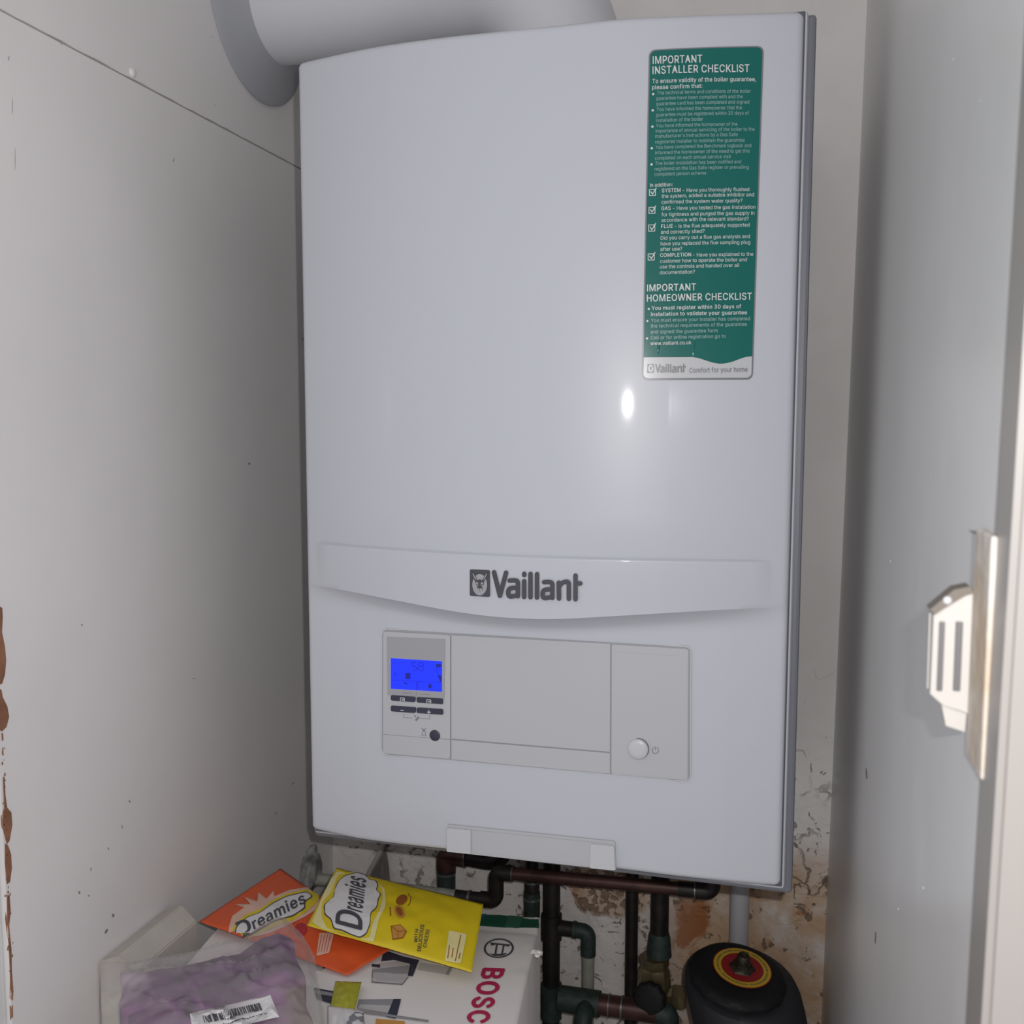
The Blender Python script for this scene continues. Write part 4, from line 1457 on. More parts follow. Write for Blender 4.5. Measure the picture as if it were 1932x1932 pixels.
# lower pipe from the thick riser to the right
yl = .258
q0, q1 = Y(1062, 1884, yl), Y(1250, 1912, yl)
P = thing('lower_cross_pipe', 'thick copper pipe with two bright solder rings low in front of the cream branch pipe', 'pipe', q0)
mb = MB()
dq = (q1 - q0).normalized()
mb.tube([q0 - dq * .004, q0 + dq * .045], .0148, 26)
ee = q0 + dq * .030
elbow_tube(mb, [ee + Vector((0, -.004, 0)), ee + Vector((0, -.028, -.004)), ee + Vector((0, -.034, -.03)), ee + Vector((0, -.034, -.22))], .0105, .018, 22)
mb.build('tee', M_verdigris, P, smooth_angle=50)
mb = MB()
mb.tube([q0 + dq * .04, q1], .0122, 26)
mb.tube([q0 + dq * .0555, q0 + dq * .0570], .0132, 26, 1)
mb.tube([q0 + dq * .0705, q0 + dq * .0725], .0132, 26, 1)
elbow_tube(mb, [q1 - dq * .006, q1 + dq * .006, q1 + dq * .008 + Vector((0, 0, -.04)), q1 + dq * .008 + Vector((0, 0, -.25))], .0128, .016, 26, 2)
mb.build('pipe', [M_copper, M_solder, M_verdigris], P, smooth_angle=50)
zt2 = Y(1041, 1888, .3).z
mb = MB()
mb.tube([(x1, .300, zt2 + .022), (x1, .300, zt2 - .022)], .0132, 24)
mb.build('tee', M_verdigris, P1, smooth_angle=50)

# brass valve with its riser
yv = .292
xv = Y(1245, 1720, yv).x
P = thing('brass_valve', 'dull brass isolating valve with round black knob, left of the black filter', 'valve', Y(1232, 1890, yv))
mb = MB()
mb.tube([(xv, yv, ZBOT), (xv, yv, Y(1245, 1795, yv).z)], .0108, 24)
mb.build('riser', M_copperdark, P, smooth_angle=50)
mb = MB()
z = Y(1245, 1792, yv).z
mb.lathe([(.0112, .022), (.0130, .016), (.0145, -.002), (.0150, -.006)], (xv, yv, z), (0, 0, 1), 24)
mb.build('socket', M_verdigris, P, smooth_angle=50)
vb = Y(1234, 1858, yv)
mb = MB()
mb.lathe([(.0172, .036), (.0178, .028), (.0165, .024), (.0185, .021), (.0195, .012), (.0205, 0), (.0200, -.016), (.0165, -.028), (.012, -.034)], vb, (0, 0, 1), 8)
mb.tube([vb + Vector((.008, 0, -.008)), vb + Vector((.036, 0, -.010))], .0095, 6)
mb.lathe([(.0135, 0), (.0150, .002), (.0150, .014), (.0135, .016)], vb + Vector((.022, -.001, -.010)), (1, 0, 0), 6)
mb.build('body', M_brass, P, smooth_angle=35)
kc = Y(1226, 1884, yv - .034)
mb = MB()
mb.lathe([(.0105, -.016), (.0165, -.010), (.0192, 0), (.0185, .005), (.0160, .0075), (.008, .0082), (.0008, .0084)], kc, (-.1, -.85, .25), 40, 0, lambda a_, h: .035 * math.cos(a_ * 10) if h < .006 else 0)
mb.build('knob', M_black, P, smooth_angle=40)

# white plastic waste pipe and cable
yw = .315
xw = Y(1395, 1720, yw).x
mb = MB()
mb.tube([(xw, yw, ZBOT), (xw, yw, 0)], .0112, 28)
tag(mb.build('waste_pipe', M_pvc, smooth_angle=50), 'greyish white plastic pipe rising behind the black filter', 'pipe')
mb = MB()
mb.tube(fillet([Y(726, 1585, .30), Y(718, 1607, .305), Y(694, 1650, .318), Y(688, 1700, .325), Vector((Y(690, 1700, .325).x, .325, .10))], .012), .0033, 14)
tag(mb.build('power_cable', M_cable, smooth_angle=60), 'thin white cable slanting down behind the yellow pouch', 'cable')
mb = MB()  # thin grey strands fanning out below a short stem
for i in range(26):
    t = i / 25
    b0 = Y(lerp(716, 727, t), 1603, .330)
    b1 = Y(lerp(693, 736, t), lerp(1662, 1668, t), .330)
    mb.tube([b0, b0.lerp(b1, .5) + Vector((random.gauss(0, .0006), 0, 0)), b1 + Vector((0, 0, -.012))], .0009, 6)
b0 = Y(721.5, 1595, .330)
mb.tube([b0 + Vector((0, 0, .02)), b0 + Vector((0, 0, -.006))], .0042, 12)
tag(mb.build('grey_strands', mat('grey_strand', (.20, .175, .17), .8), smooth_angle=60), 'fan of thin grey strands hanging against the back wall beside the white cable', 'strands')

# ------------------------------------------------------------------ black filter
lc = Vector((.1844, .2, .306))
ln = Vector((.1035, -.1392, .9848)).normalized()
P = thing('heating_filter', 'large round black heating filter with a yellow and red ring on its lid', 'filter', (.195, .2, 0))
mb = MB()
e1 = Vector((0, 1, 0)).cross(ln).normalized()
e2 = ln.cross(e1)


def ring(c_, r_, nn, seg=56):
    a_ = Vector((0, 1, 0)).cross(nn).normalized()
    b_ = nn.cross(a_)
    return [c_ + (a_ * math.cos(k / seg * 6.283185) + b_ * math.sin(k / seg * 6.283185)) * r_ for k in range(seg)]


up_ = Vector((0, 0, 1))
rg = []
for t, r_, d in ((0, .054, -.006), (0, .060, -.008), (.12, .0622, -.016), (.4, .0622, -.034), (.8, .0612, -.062), (1, .0605, -.085), (1, .0605, -.20), (1, .058, -.296)):
    nn = ln.lerp(up_, t).normalized()
    rg.append(ring(lc + ln * -.003 + Vector((.015 * t, 0, d)), r_, nn))
mb.loft(rg)
mb.build('canister', M_blackblue, P, smooth_angle=45)
mb = MB()
lidc = lc + e1 * -.004 + e2 * -.006
mb.lathe([(.046, -.009), (.050, -.006), (.0505, -.001), (.047, .0035), (.040, .0052), (.034, .0042), (.001, .0042)], lidc, ln, 96, 0,
         lambda a_, h: .022 * (1 if math.cos(a_ * 14) > 0 else 0) if -.007 < h < .001 else 0)
lid = mb.build('lid', M_black, P, smooth_angle=45)
mb = MB()


def annulus(r0, r1, h, m, seg=72):
    vs = []
    for k in range(seg):
        a_ = k / seg * 2 * math.pi
        d = e1 * math.cos(a_) + e2 * math.sin(a_)
        vs += [lc + ln * h + d * r0, lc + ln * h + d * r1]
    mb.faces(vs, [(2 * k, 2 * k + 1, (2 * k + 3) % (2 * seg), (2 * k + 2) % (2 * seg)) for k in range(seg)], m)


annulus(.0010, .0312, .0056, 1)
annulus(.0225, .0302, .0059, 0)
annulus(.0250, .0275, .0061, 2)
for k in range(60):
    if k % 12 in (0,):
        continue
    a_ = k / 60 * 2 * math.pi
    wd = random.uniform(.25, .5) * 2 * math.pi / 60
    vs = []
    for aa, rr_ in ((a_, .0252), (a_ + wd, .0252), (a_ + wd, .0273), (a_, .0273)):
        vs.append(lc + ln * .0064 + (e1 * math.cos(aa) + e2 * math.sin(aa)) * rr_)
    mb.faces(vs, [(0, 1, 2, 3)], 3)
mb.build('warning_ring', [mat('warning_yellow', (.62, .40, .03), .5), mat('warning_red', (.30, .012, .016), .5),
                          mat('warning_yellow_dark', (.50, .33, .03), .5), M_ink], lid, norm=False)
mb = MB()
mb.lathe([(.0145, .0058), (.0135, .0075), (.0100, .0095), (.0098, .0130), (.0080, .0136)], lc, ln, 6, 0)
mb.lathe([(.0068, .013), (.0068, .0200), (.0058, .0215), (.0045, .0216), (.0040, .0190), (.0005, .0188)], lc, ln, 20, 0)
mb.build('bleed_valve', mat('grimy_brass', (.075, .062, .045), .5, metal=.6, mottle=(120, .5)), P, smooth_angle=35)

# ------------------------------------------------------------------ cardboard box
ZC = .40
R0 = at(2, 1020, 1729, ZC)
R1 = at(2, 978, 1932, ZC)
L0 = at(2, 907.7, 1723.5, ZC)
ey = (R1 - at(2, 1021, 1733, ZC)).normalized()                 # towards the viewer
ex = Vector((ey.y, -ey.x, 0))               # to the left
if ex.x > 0:
    ex = -ex
WBX, DBX = .312, .33
BX = thing('cardboard_box', 'large white cardboard box with red lettering and green band on its top', 'box', R0 + ex * WBX / 2 + ey * DBX / 2 - Vector((0, 0, ZC)))
mb = MB()
# top built as a slightly dented grid, sides straight
nx_, ny_ = 40, 44


def boxpt(s, t, z):
    return R0 + ex * (s * WBX) + ey * (t * DBX) + Vector((0, 0, z - ZC))


vs = []
for j in range(ny_ + 1):
    for i in range(nx_ + 1):
        s, t = (i / nx_) ** 1.5, (j / ny_) ** 1.3
        p = boxpt(s, t, ZC)
        yy = t * DBX
        dz = .0009 * noise.noise(Vector((s * 6, t * 7, 1)))
        dz -= .0016 * math.exp(-((yy - .0300) / .0022) ** 2) + .0011 * math.exp(-((yy - .0375) / .0018) ** 2)
        dz += .0010 * math.exp(-((yy - .0338) / .0018) ** 2)
        dz += .0011 * math.exp(-((yy - .125 - .02 * s) / .0018) ** 2) * sm((s - .05) * 8)
        edge = min(s * WBX, t * DBX, .004)
        dz -= .0022 * (1 - edge / .004) ** 2
        if s < .06:
            dz += (1 - s / .06) * .0016 * noise.noise(Vector((t * 60, 5, 0)))
        vs.append(p + Vector((0, 0, dz)))
W_ = nx_ + 1
fs = [(j * W_ + i, j * W_ + i + 1, (j + 1) * W_ + i + 1, (j + 1) * W_ + i) for j in range(ny_) for i in range(nx_)]
bv, _ = mb.faces(vs, fs, 0, True)
lp = [i for i in range(W_)] + [j * W_ + nx_ for j in range(1, ny_ + 1)] + [ny_ * W_ + i for i in range(nx_ - 1, -1, -1)] + [j * W_ for j in range(ny_ - 1, 0, -1)]
lo = [mb.bm.verts.new((bv[k].co.x, bv[k].co.y, .0)) for k in lp]
for k in range(len(lp)):
    mb.bm.faces.new((bv[lp[k]], bv[lp[(k + 1) % len(lp)]], lo[(k + 1) % len(lp)], lo[k]))
mb.bm.faces.new(lo)
CB = mb.build('carton', M_card, BX, smooth_angle=50)
sk = Skin(CB)
mb = MB()
zl_ = lambda *p: zm((560, 1780), .24845, p)
z2_ = lambda *p: zm((800, 1560), .13458, p)
sk.poly(mb, z2_((760, 1212), (1648, 1291), (1652, 1465), (745, 1392)), 0, .0006, 8)
sk.poly(mb, z2_((1180, 1252), (1390, 1270), (1330, 1432), (1130, 1418)), 1, .0009, 8)
sk.poly(mb, z2_((720, 1212), (870, 1225), (850, 1305), (715, 1295)), 2, .0009, 8)
sk.poly(mb, z2_((1648, 1291), (1660, 1293), (1664, 1466), (1652, 1465)), 0, .0006, 0)
# circle logo with the armature
for r0, r1 in ((1.0, .86),):
    o_, i_ = ell(941, 1790, 28.5, 18.5, 40, -.06), ell(941, 1790, 28.5 * r1, 18.5 * r1, 40, -.06)
    sk.put(mb, o_ + i_, [(k, (k + 1) % 40, 40 + (k + 1) % 40, 40 + k) for k in range(40)], 3, .0006)
for q in (((925, 1630), (1220, 1660), (1180, 1690), (1120, 1670), (1000, 1660), (945, 1675)), ((905, 1775), (960, 1790), (1090, 1790), (1150, 1775), (1160, 1790), (1090, 1820), (980, 1820)),
          ((1010, 1655), (1035, 1658), (1015, 1790), (985, 1788)), ((1105, 1668), (1130, 1672), (1105, 1795), (1080, 1792)), ):
    sk.poly(mb, z2_(*q), 3, .0007, 0)
sk.text(mb, 'BOSCH', (912.5, 1828.5), (871.5, 1957), (39, 1.5), 4, .0007, .060)
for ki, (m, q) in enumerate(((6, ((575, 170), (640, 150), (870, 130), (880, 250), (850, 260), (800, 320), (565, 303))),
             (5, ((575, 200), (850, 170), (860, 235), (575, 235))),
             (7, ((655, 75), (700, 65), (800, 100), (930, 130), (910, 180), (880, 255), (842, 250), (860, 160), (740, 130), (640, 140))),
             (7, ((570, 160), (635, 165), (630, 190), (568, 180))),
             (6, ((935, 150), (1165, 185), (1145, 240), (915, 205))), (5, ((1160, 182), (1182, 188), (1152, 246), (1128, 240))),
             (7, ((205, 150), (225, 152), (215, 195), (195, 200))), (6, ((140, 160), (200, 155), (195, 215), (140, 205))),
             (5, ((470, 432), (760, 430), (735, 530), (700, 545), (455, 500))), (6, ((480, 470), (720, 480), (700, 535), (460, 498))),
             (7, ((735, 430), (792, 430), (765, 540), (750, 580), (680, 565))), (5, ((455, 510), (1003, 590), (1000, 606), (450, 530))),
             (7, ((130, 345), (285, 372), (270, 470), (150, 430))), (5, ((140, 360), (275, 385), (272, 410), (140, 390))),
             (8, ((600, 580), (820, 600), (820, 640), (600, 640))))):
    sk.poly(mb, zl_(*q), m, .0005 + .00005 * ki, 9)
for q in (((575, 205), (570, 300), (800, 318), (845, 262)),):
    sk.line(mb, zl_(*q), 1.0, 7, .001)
mb.build('printing', [M_cardgreen, M_cardgreen2, M_cardblue, M_ink, M_red, M_glass1, M_glass2, M_key, M_tan], CB, norm=False)  # all print on the box top: bands, logo, pictures and letters
# torn flap curl at the right edge
mb = MB()
pc = at(2, 1015, 1796, ZC)
for k, (dx, dy, rr_) in enumerate(((0, 0, .0034), (-.004, .001, .0026), (.0005, -.005, .0022))):
    r_ = bmesh.ops.create_icosphere(mb.bm, subdivisions=3, radius=1)
    for v in r_['verts']:
        d = v.co.copy()
        kk = rr_ * (1 + .35 * noise.noise(d * 2 + Vector((k, 3, 1))))
        v.co = pc + Vector((dx + d.x * kk * 1.2, dy + d.y * kk, -.0008 + d.z * kk * .8))
mb.build('torn_corner', M_card, BX, smooth_angle=60)


# ------------------------------------------------------------------ pouches
def pouch(corners, bulge, n=46, m_=26, wr=.0012, seed=0, crimp=.07):
    """a flat filled bag between four corner points; returns a closed mesh"""
    A_, B_, C_, D_ = [Vector(p) for p in corners]     # s along A->B, t along A->D
    nn = (B_ - A_).cross(D_ - A_).normalized()
    if nn.z < 0:
        nn = -nn
    mb = MB()
    tops, bots = [], []
    for j in range(m_ + 1):
        for i in range(n + 1):
            s, t = i / n, j / m_
            p = A_.lerp(B_, s).lerp(D_.lerp(C_, s), t)
            k = max(0, math.sin(math.pi * max(0, min(1, (s - crimp) / (1 - 2 * crimp))))) ** .55 * max(0, math.sin(math.pi * t)) ** .6
            wv = wr * noise.noise(Vector((s * 7 + seed, t * 4, seed))) + .5 * wr * noise.noise(Vector((s * 16, t * 9 + seed, 3)))
            wv += .0005 * math.sin(s * 2.2 * 300) * (1 if s < crimp or s > 1 - crimp else 0)
            tops.append(p + nn * (bulge * k + wv * (.4 + k)))
            bots.append(p - nn * (bulge * .35 * k + .0004 - wv * (.4 + k) * .6))
    W2 = n + 1
    f1 = [(j * W2 + i, j * W2 + i + 1, (j + 1) * W2 + i + 1, (j + 1) * W2 + i) for j in range(m_) for i in range(n)]
    bv, _ = mb.faces(tops, f1, 0, True)
    bw, _ = mb.faces(bots, [f[::-1] for f in f1], 0, True)
    lp = [i for i in range(W2)] + [j * W2 + n for j in range(1, m_ + 1)] + [m_ * W2 + i for i in range(n - 1, -1, -1)] + [j * W2 for j in range(m_ - 1, 0, -1)]
    for k in range(len(lp)):
        k2 = (k + 1) % len(lp)
        mb.bm.faces.new((bv[lp[k]], bw[lp[k]], bw[lp[k2]], bv[lp[k2]]))
    return mb


z6_ = lambda *p: zm((560, 1600), .25880, p)
z5_ = lambda *p: zm((180, 1600), .24845, p)
z1_ = lambda *p: zm((540, 1560), .13458, p)
# orange pouch, underneath
ORc = [at(2, 376, 1738, .4095), at(2, 529, 1638, .4135), at(2, 742, 1788, .406), at(2, 655, 1840, .4035)]
OR = thing('treat_pouch', 'orange pouch of pet treats lying half under the yellow pouch', 'pouch', sum(ORc, Vector()) / 4)
mb = pouch([ORc[0], ORc[3], ORc[2], ORc[1]], .005, seed=5)
OP = mb.build('pouch_body', M_orange, OR)
so = Skin(OP)
mb = MB()
so.poly(mb, z5_((1000, 680), (1015, 600), (1040, 520), (1130, 455), (1060, 430), (1180, 430), (1120, 370), (1230, 410), (1240, 340), (1300, 390), (1350, 330), (1360, 370), (1480, 320), (1600, 300), (1720, 350), (1720, 440), (1600, 520), (1480, 580), (1350, 640), (1110, 715)), 1, .0006, 8)
so.poly(mb, z5_((1012, 690), (1045, 612), (1130, 515), (1250, 470), (1340, 405), (1450, 355), (1600, 318), (1700, 360), (1690, 410), (1600, 490), (1500, 555), (1350, 610), (1120, 712)), 0, .0010, 8, 6)
so.poly(mb, z5_((1040, 690), (1072, 598), (1150, 532), (1250, 495), (1345, 425), (1450, 372), (1600, 337), (1655, 375), (1590, 420), (1598, 465), (1505, 527), (1355, 570), (1205, 660), (1090, 728)), 3, .0013, 8, 5)
so.poly(mb, z5_((1050, 685), (1082, 602), (1152, 540), (1252, 502), (1350, 433), (1452, 381), (1600, 346), (1643, 375), (1578, 418), (1588, 460), (1500, 519), (1350, 560), (1200, 649), (1092, 719)), 2, .0016, 8, 5)
so.text(mb, 'D', (452, 1771), (476, 1760), (-9, -25), 3, .0020, .03)
so.text(mb, 'reamies', (480, 1757), (577, 1706), (-6, -19), 3, .0020, .03)
so.poly(mb, z5_((1700, 650), (1815, 640), (1775, 800), (1680, 825)), 1, .0008, 8, 3)
for k in range(4):
    so.line(mb, z5_((1718 + k * 22, 665), (1695 + k * 20, 800)), 1.0, 4, .0011)
so.poly(mb, z5_(*ell(1560, 622, 48, 50, 20)), 4, .0008, 8)
mb.build('printing', [M_yellow, M_orangepale, M_cloud, M_ink, M_pink], OP, norm=False)

# yellow pouch on top
YEc = [at(2, 635, 1637, .437), at(2, 912, 1705, .430), at(2, 890, 1834, .4125), at(2, 579, 1746, .425)]
YE = thing('treat_pouch', 'yellow pouch of cheese pet treats on the white box, above the orange one', 'pouch', sum(YEc, Vector()) / 4)
mb = pouch(YEc, .0045, seed=11)
YP = mb.build('pouch_body', M_yellow, YE)
sy = Skin(YP)
mb = MB()
sy.poly(mb, z6_((250, 190), (300, 175), (560, 230), (640, 300), (650, 420), (600, 520), (560, 690), (420, 650), (180, 590), (110, 545), (170, 400)), 0, .0006, 8, 4)
sy.poly(mb, z6_((300, 200), (420, 178), (560, 225), (615, 300), (630, 350), (600, 460), (548, 560), (530, 660), (430, 660), (220, 590), (180, 500), (185, 400), (250, 330)), 1, .0010, 8, 6)
cl = [(350, 215), (440, 190), (505, 212), (530, 245), (572, 245), (590, 285), (572, 312), (612, 345), (590, 380), (582, 440), (535, 480), (532, 560), (505, 628), (462, 655), (390, 630), (330, 602), (272, 592), (255, 525), (212, 492), (203, 425), (250, 382), (277, 368), (282, 312), (302, 258)]
cx_, cy_ = sum(p[0] for p in cl) / len(cl), sum(p[1] for p in cl) / len(cl)
sy.poly(mb, z6_(*[(cx_ + (x - cx_) * 1.045, cy_ + (y - cy_) * 1.035) for x, y in cl]), 3, .0013, 8, 5)
sy.poly(mb, z6_(*cl), 2, .0016, 8, 5)
sy.text(mb, 'D', (682, 1757), (684.5, 1729), (-48, -13), 3, .0020, .035)
sy.text(mb, 'reamies', (683, 1725), (690.5, 1663), (-36, -11), 3, .0020, .03)
sy.poly(mb, z6_(*ell(765, 382, 34, 46, 18, .9)), 4, .0008, 8)
sy.poly(mb, z6_(*ell(748, 470, 36, 50, 18, -.5)), 5, .0009, 8)
sy.poly(mb, z6_(*ell(748, 470, 20, 34, 18, -.5)), 4, .0012, 8)
sy.poly(mb, z6_((685, 572), (755, 560), (802, 612), (775, 662), (697, 674)), 4, .0008, 8)
sy.poly(mb, z6_((692, 578), (753, 567), (793, 612), (771, 655), (702, 666)), 5, .0011, 8)
sy.line(mb, z6_((690, 580), (738, 618), (795, 612)), 1.0, 4, .0015)
sy.line(mb, z6_((738, 618), (735, 668)), 1.0, 4, .0015)
sy.line(mb, z6_((808, 335), (832, 365), (826, 405), (808, 425)), 1.6, 4, .0008)
sy.line(mb, z6_((680, 435), (685, 500)), 2.2, 4, .0008)
sy.text(mb, 'WITH', (787.5, 1779.5), (789.5, 1755), (-6.2, -1), 3, .0008, .02)
sy.text(mb, 'DELICIOUS', (794.0, 1796), (800.7, 1746.5), (-7.2, -1), 3, .0008, .02)
sy.text(mb, 'CHEESE', (804.5, 1789), (810.5, 1755), (-6.6, -1), 3, .0008, .02)
sy.poly(mb, z6_((1108, 604), (1238, 632), (1195, 848), (1078, 828)), 6, .0008, 8, 3)
for q in (((1112, 715), (1100, 810)), ((1140, 735), (1130, 805)), ((1195, 640), (1155, 830)), ((1190, 770), (1180, 815))):
    sy.line(mb, z6_(*q), 1.7, 7, .0011)
mb.build('printing', [M_yellowpale, M_yellow, M_cloud, M_ink, M_brown, M_tan, M_yellowpale, M_brown], YP, norm=False)

# lime sachet
LMc = [at(2, 633, 1851, ZC + .006), at(2, 682, 1853, ZC + .006), at(2, 668, 1910, ZC + .010), at(2, 622, 1905, ZC + .010)]
LM = thing('snack_sachet', 'narrow sachet with lime green end and white body at the front of the white box', 'sachet', sum(LMc, Vector()) / 4)
mb = pouch(LMc, .0022, 18, 18, .0012, 3)
mb.build('sachet_end', M_lime, LM)
d = (LMc[3] - LMc[0]).normalized()
q = [LMc[3] + Vector((-.0015, 0, .0035)), LMc[2] + Vector((.0085, 0, .0030)), LMc[2] + d * .11 + Vector((.024, 0, .001)), LMc[3] + d * .11 + Vector((.012, 0, .001))]
for p in q:
    p.z = max(p.z, ZC + .0085)
mb = pouch(q, .006, 24, 30, .0016, 9, .03)
sb = mb.build('sachet_body', M_cloud, LM)
ssk = Skin(sb)
mb = MB()
for q in (((400, 560), (440, 525), (500, 535), (540, 530), (585, 580), (570, 612), (480, 600), (470, 575), (420, 600), (395, 590)), ((375, 600), (400, 590), (440, 640), (380, 650)), ((500, 590), (580, 600), (570, 660), (510, 650))):
    ssk.poly(mb, zl_(*q), 0, .0008, 5, 2)
for q in (((430, 545), (480, 540), (500, 560), (455, 570)), ((505, 548), (530, 545), (545, 575), (520, 572))):
    ssk.poly(mb, zl_(*q), 1, .0012, 5, 2)
mb.build('printing', [M_inkgrey, M_cloud], sb, norm=False)  # printed picture shapes on the sachet, no letters

# small carton against the left wall
CT = MB()
ca, cb_ = Vector((XL + .0015, -.135, 0)), Vector((XL + .0015, -.038, 0))
rx = Vector((1, 0, 0))
for_ = []
for p in (ca, cb_):
    up2 = Vector((0, 0, ZC - .002))
    for_.append([p, p + rx * .036, p + rx * .036 + up2 + Vector((0, 0, .016)), p + rx * .020 + up2 + Vector((0, 0, .030)), p + up2 + Vector((0, 0, .022))])
n5 = 5
CT.faces(for_[0] + for_[1], [(0, 1, 2, 3, 4), (9, 8, 7, 6, 5)] + [(k, (k + 1) % 5, 5 + (k + 1) % 5, 5 + k) for k in range(5)])
bmesh.ops.bevel(CT.bm, geom=CT.bm.edges[:], offset=.0012, segments=2, affect='EDGES')
tag(CT.build('small_carton', M_carton), 'slim beige carton standing against the left wall behind the clear plastic bag', 'carton')

# ------------------------------------------------------------------ clear plastic bag with purple contents
ol = [at(2, u, v, .428) for u, v in ((191, 1816), (262, 1812), (330, 1806), (400, 1790), (455, 1774), (500, 1744), (538, 1731), (572, 1764), (594, 1804), (600, 1850), (612, 1905), (614, 1945), (585, 2000), (400, 2010), (230, 2000), (196, 1935), (190, 1880))]
ol = [Vector((max(p.x, XL + .006), p.y)) for p in ol]


def inside(poly, x, y):
    c_ = False
    for i in range(len(poly)):
        (x1_, y1_), (x2_, y2_) = poly[i], poly[i - 1]
        if (y1_ > y) != (y2_ > y) and x < (x2_ - x1_) * (y - y1_) / (y2_ - y1_) + x1_:
            c_ = not c_
    return c_


def dist(poly, x, y):
    p = Vector((x, y))
    b_ = 9
    for i in range(len(poly)):
        a_, c_ = poly[i - 1], poly[i]
        t = max(0, min(1, (p - a_).dot(c_ - a_) / max(1e-9, (c_ - a_).length_squared)))
        b_ = min(b_, (p - a_.lerp(c_, t)).length)
    return b_


def ridged(x, y, s, k):
    return 1 - abs(noise.noise(Vector((x * s, y * s, k)))) * 2


def hump(poly, top, base, amp, crease, k, step, reach=.035):
    vs2, fs2 = cdt([tuple(p) for p in poly], step)
    tp = []
    for x, y in vs2:
        g = min(1, dist(poly, x, y) / reach)
        h = base + (top - base) * (1 - (1 - g) ** 2)
        h += (.15 + g ** .5) * (amp * noise.noise(Vector((x * 22, y * 22, k))) + crease * (max(0, ridged(x + .01 * math.sin(y * 60), y, 20, k)) ** 5 + .45 * max(0, ridged(x, y + .006 * math.sin(x * 90), 46, k + 5)) ** 5 - .25))
        tp.append((x, y, h))
    return vs2, fs2, tp


def skirt(mb, tp, n, z):
    """side of a bag hanging from its rim (the first n points) down to what it lies on"""
    a = [tp[i] for i in range(n)]
    c0 = [Vector((p.x, p.y)) for p in (ORc[0], ORc[1], ORc[2], ORc[3])]
    zz = [.4195 if inside(c0, x, y) or dist(c0, x, y) < .006 else z for x, y, z_ in a]
    vs = list(a) + [(x, y, lerp(z_, q, .5)) for (x, y, z_), q in zip(a, zz)] + [(x, y, q) for (x, y, z_), q in zip(a, zz)]
    mb.faces(vs, [(r * n + k, r * n + (k + 1) % n, (r + 1) * n + (k + 1) % n, (r + 1) * n + k) for r in range(2) for k in range(n)], 0, True)


BG_ = thing('plastic_bag', 'crumpled clear plastic bag with purple contents and a barcode label, front left', 'bag', (-.24, -.16, ZC))
zb = ZC + .0015


def fine(poly, n=5):
    out = []
    for i in range(len(poly)):
        for k in range(n):
            out.append(poly[i].lerp(poly[(i + 1) % len(poly)], k / n))
    return out


olf = fine(ol)
v2, f2, tp = hump(olf, ZC + .040, .4275, .006, .0055, 2, .0034)
mb = MB()
mb.faces(tp, f2, 0, True)
skirt(mb, tp, len(olf), ZC + .0015)
film = bpy.data.materials.new('clear_film')
film.use_nodes = True
nt = film.node_tree
nt.nodes.clear()
out = nt.nodes.new('ShaderNodeOutputMaterial')
tr = nt.nodes.new('ShaderNodeBsdfTransparent')
gl = nt.nodes.new('ShaderNodeBsdfPrincipled')
gl.inputs['Base Color'].default_value = (.62, .58, .58, 1)
gl.inputs['Roughness'].default_value = .07
gl.inputs['Specular IOR Level'].default_value = .8
mx = nt.nodes.new('ShaderNodeMixShader')
mx.inputs[0].default_value = .29
tcf = nt.nodes.new('ShaderNodeTexCoord')
nf = nt.nodes.new('ShaderNodeTexNoise')
nf.noise_type = 'RIDGED_MULTIFRACTAL'
nf.inputs['Scale'].default_value = 30
nf.inputs['Detail'].default_value = 3
nf.inputs['Distortion'].default_value = .6
bf = nt.nodes.new('ShaderNodeBump')
bf.inputs['Strength'].default_value = .8
bf.inputs['Distance'].default_value = .004
nt.links.new(tcf.outputs['Object'], nf.inputs['Vector'])
nt.links.new(nf.outputs['Fac'], bf.inputs['Height'])
nt.links.new(bf.outputs['Normal'], gl.inputs['Normal'])
nt.links.new(tr.outputs[0], mx.inputs[1])
nt.links.new(gl.outputs[0], mx.inputs[2])
nt.links.new(mx.outputs[0], out.inputs[0])
fo = mb.build('film', film, BG_)
# contents
cen = sum(olf, Vector((0, 0))) / len(olf)
inn = [cen + (p - cen) * (.86 + .12 * noise.noise(Vector((p.x * 26, p.y * 26, 4)))) for p in olf]
v2, f2, tp = hump(inn, ZC + .032, .4205, .006, .003, 7, .005)
mb = MB()
mb.faces(tp, f2, 0, True)
skirt(mb, tp, len(inn), ZC + .0015)
pm = mat('purple_cloth', (.20, .06, .22), .6)
nt = pm.node_tree
tc = nt.nodes.new('ShaderNodeTexCoord')
n_ = nt.nodes.new('ShaderNodeTexNoise')
n_.inputs['Scale'].default_value = 17
n_.inputs['Detail'].default_value = 3
n_.inputs['Distortion'].default_value = .8
r_ = nt.nodes.new('ShaderNodeValToRGB')
els = r_.color_ramp.elements
els[0].position, els[0].color = .40, (.040, .006, .050, 1)
els[1].position, els[1].color = .64, (.33, .12, .33, 1)
e_ = els.new(.50)
e_.color = (.125, .018, .140, 1)
nt.links.new(tc.outputs['Object'], n_.inputs['Vector'])
nt.links.new(n_.outputs['Fac'], r_.inputs['Fac'])
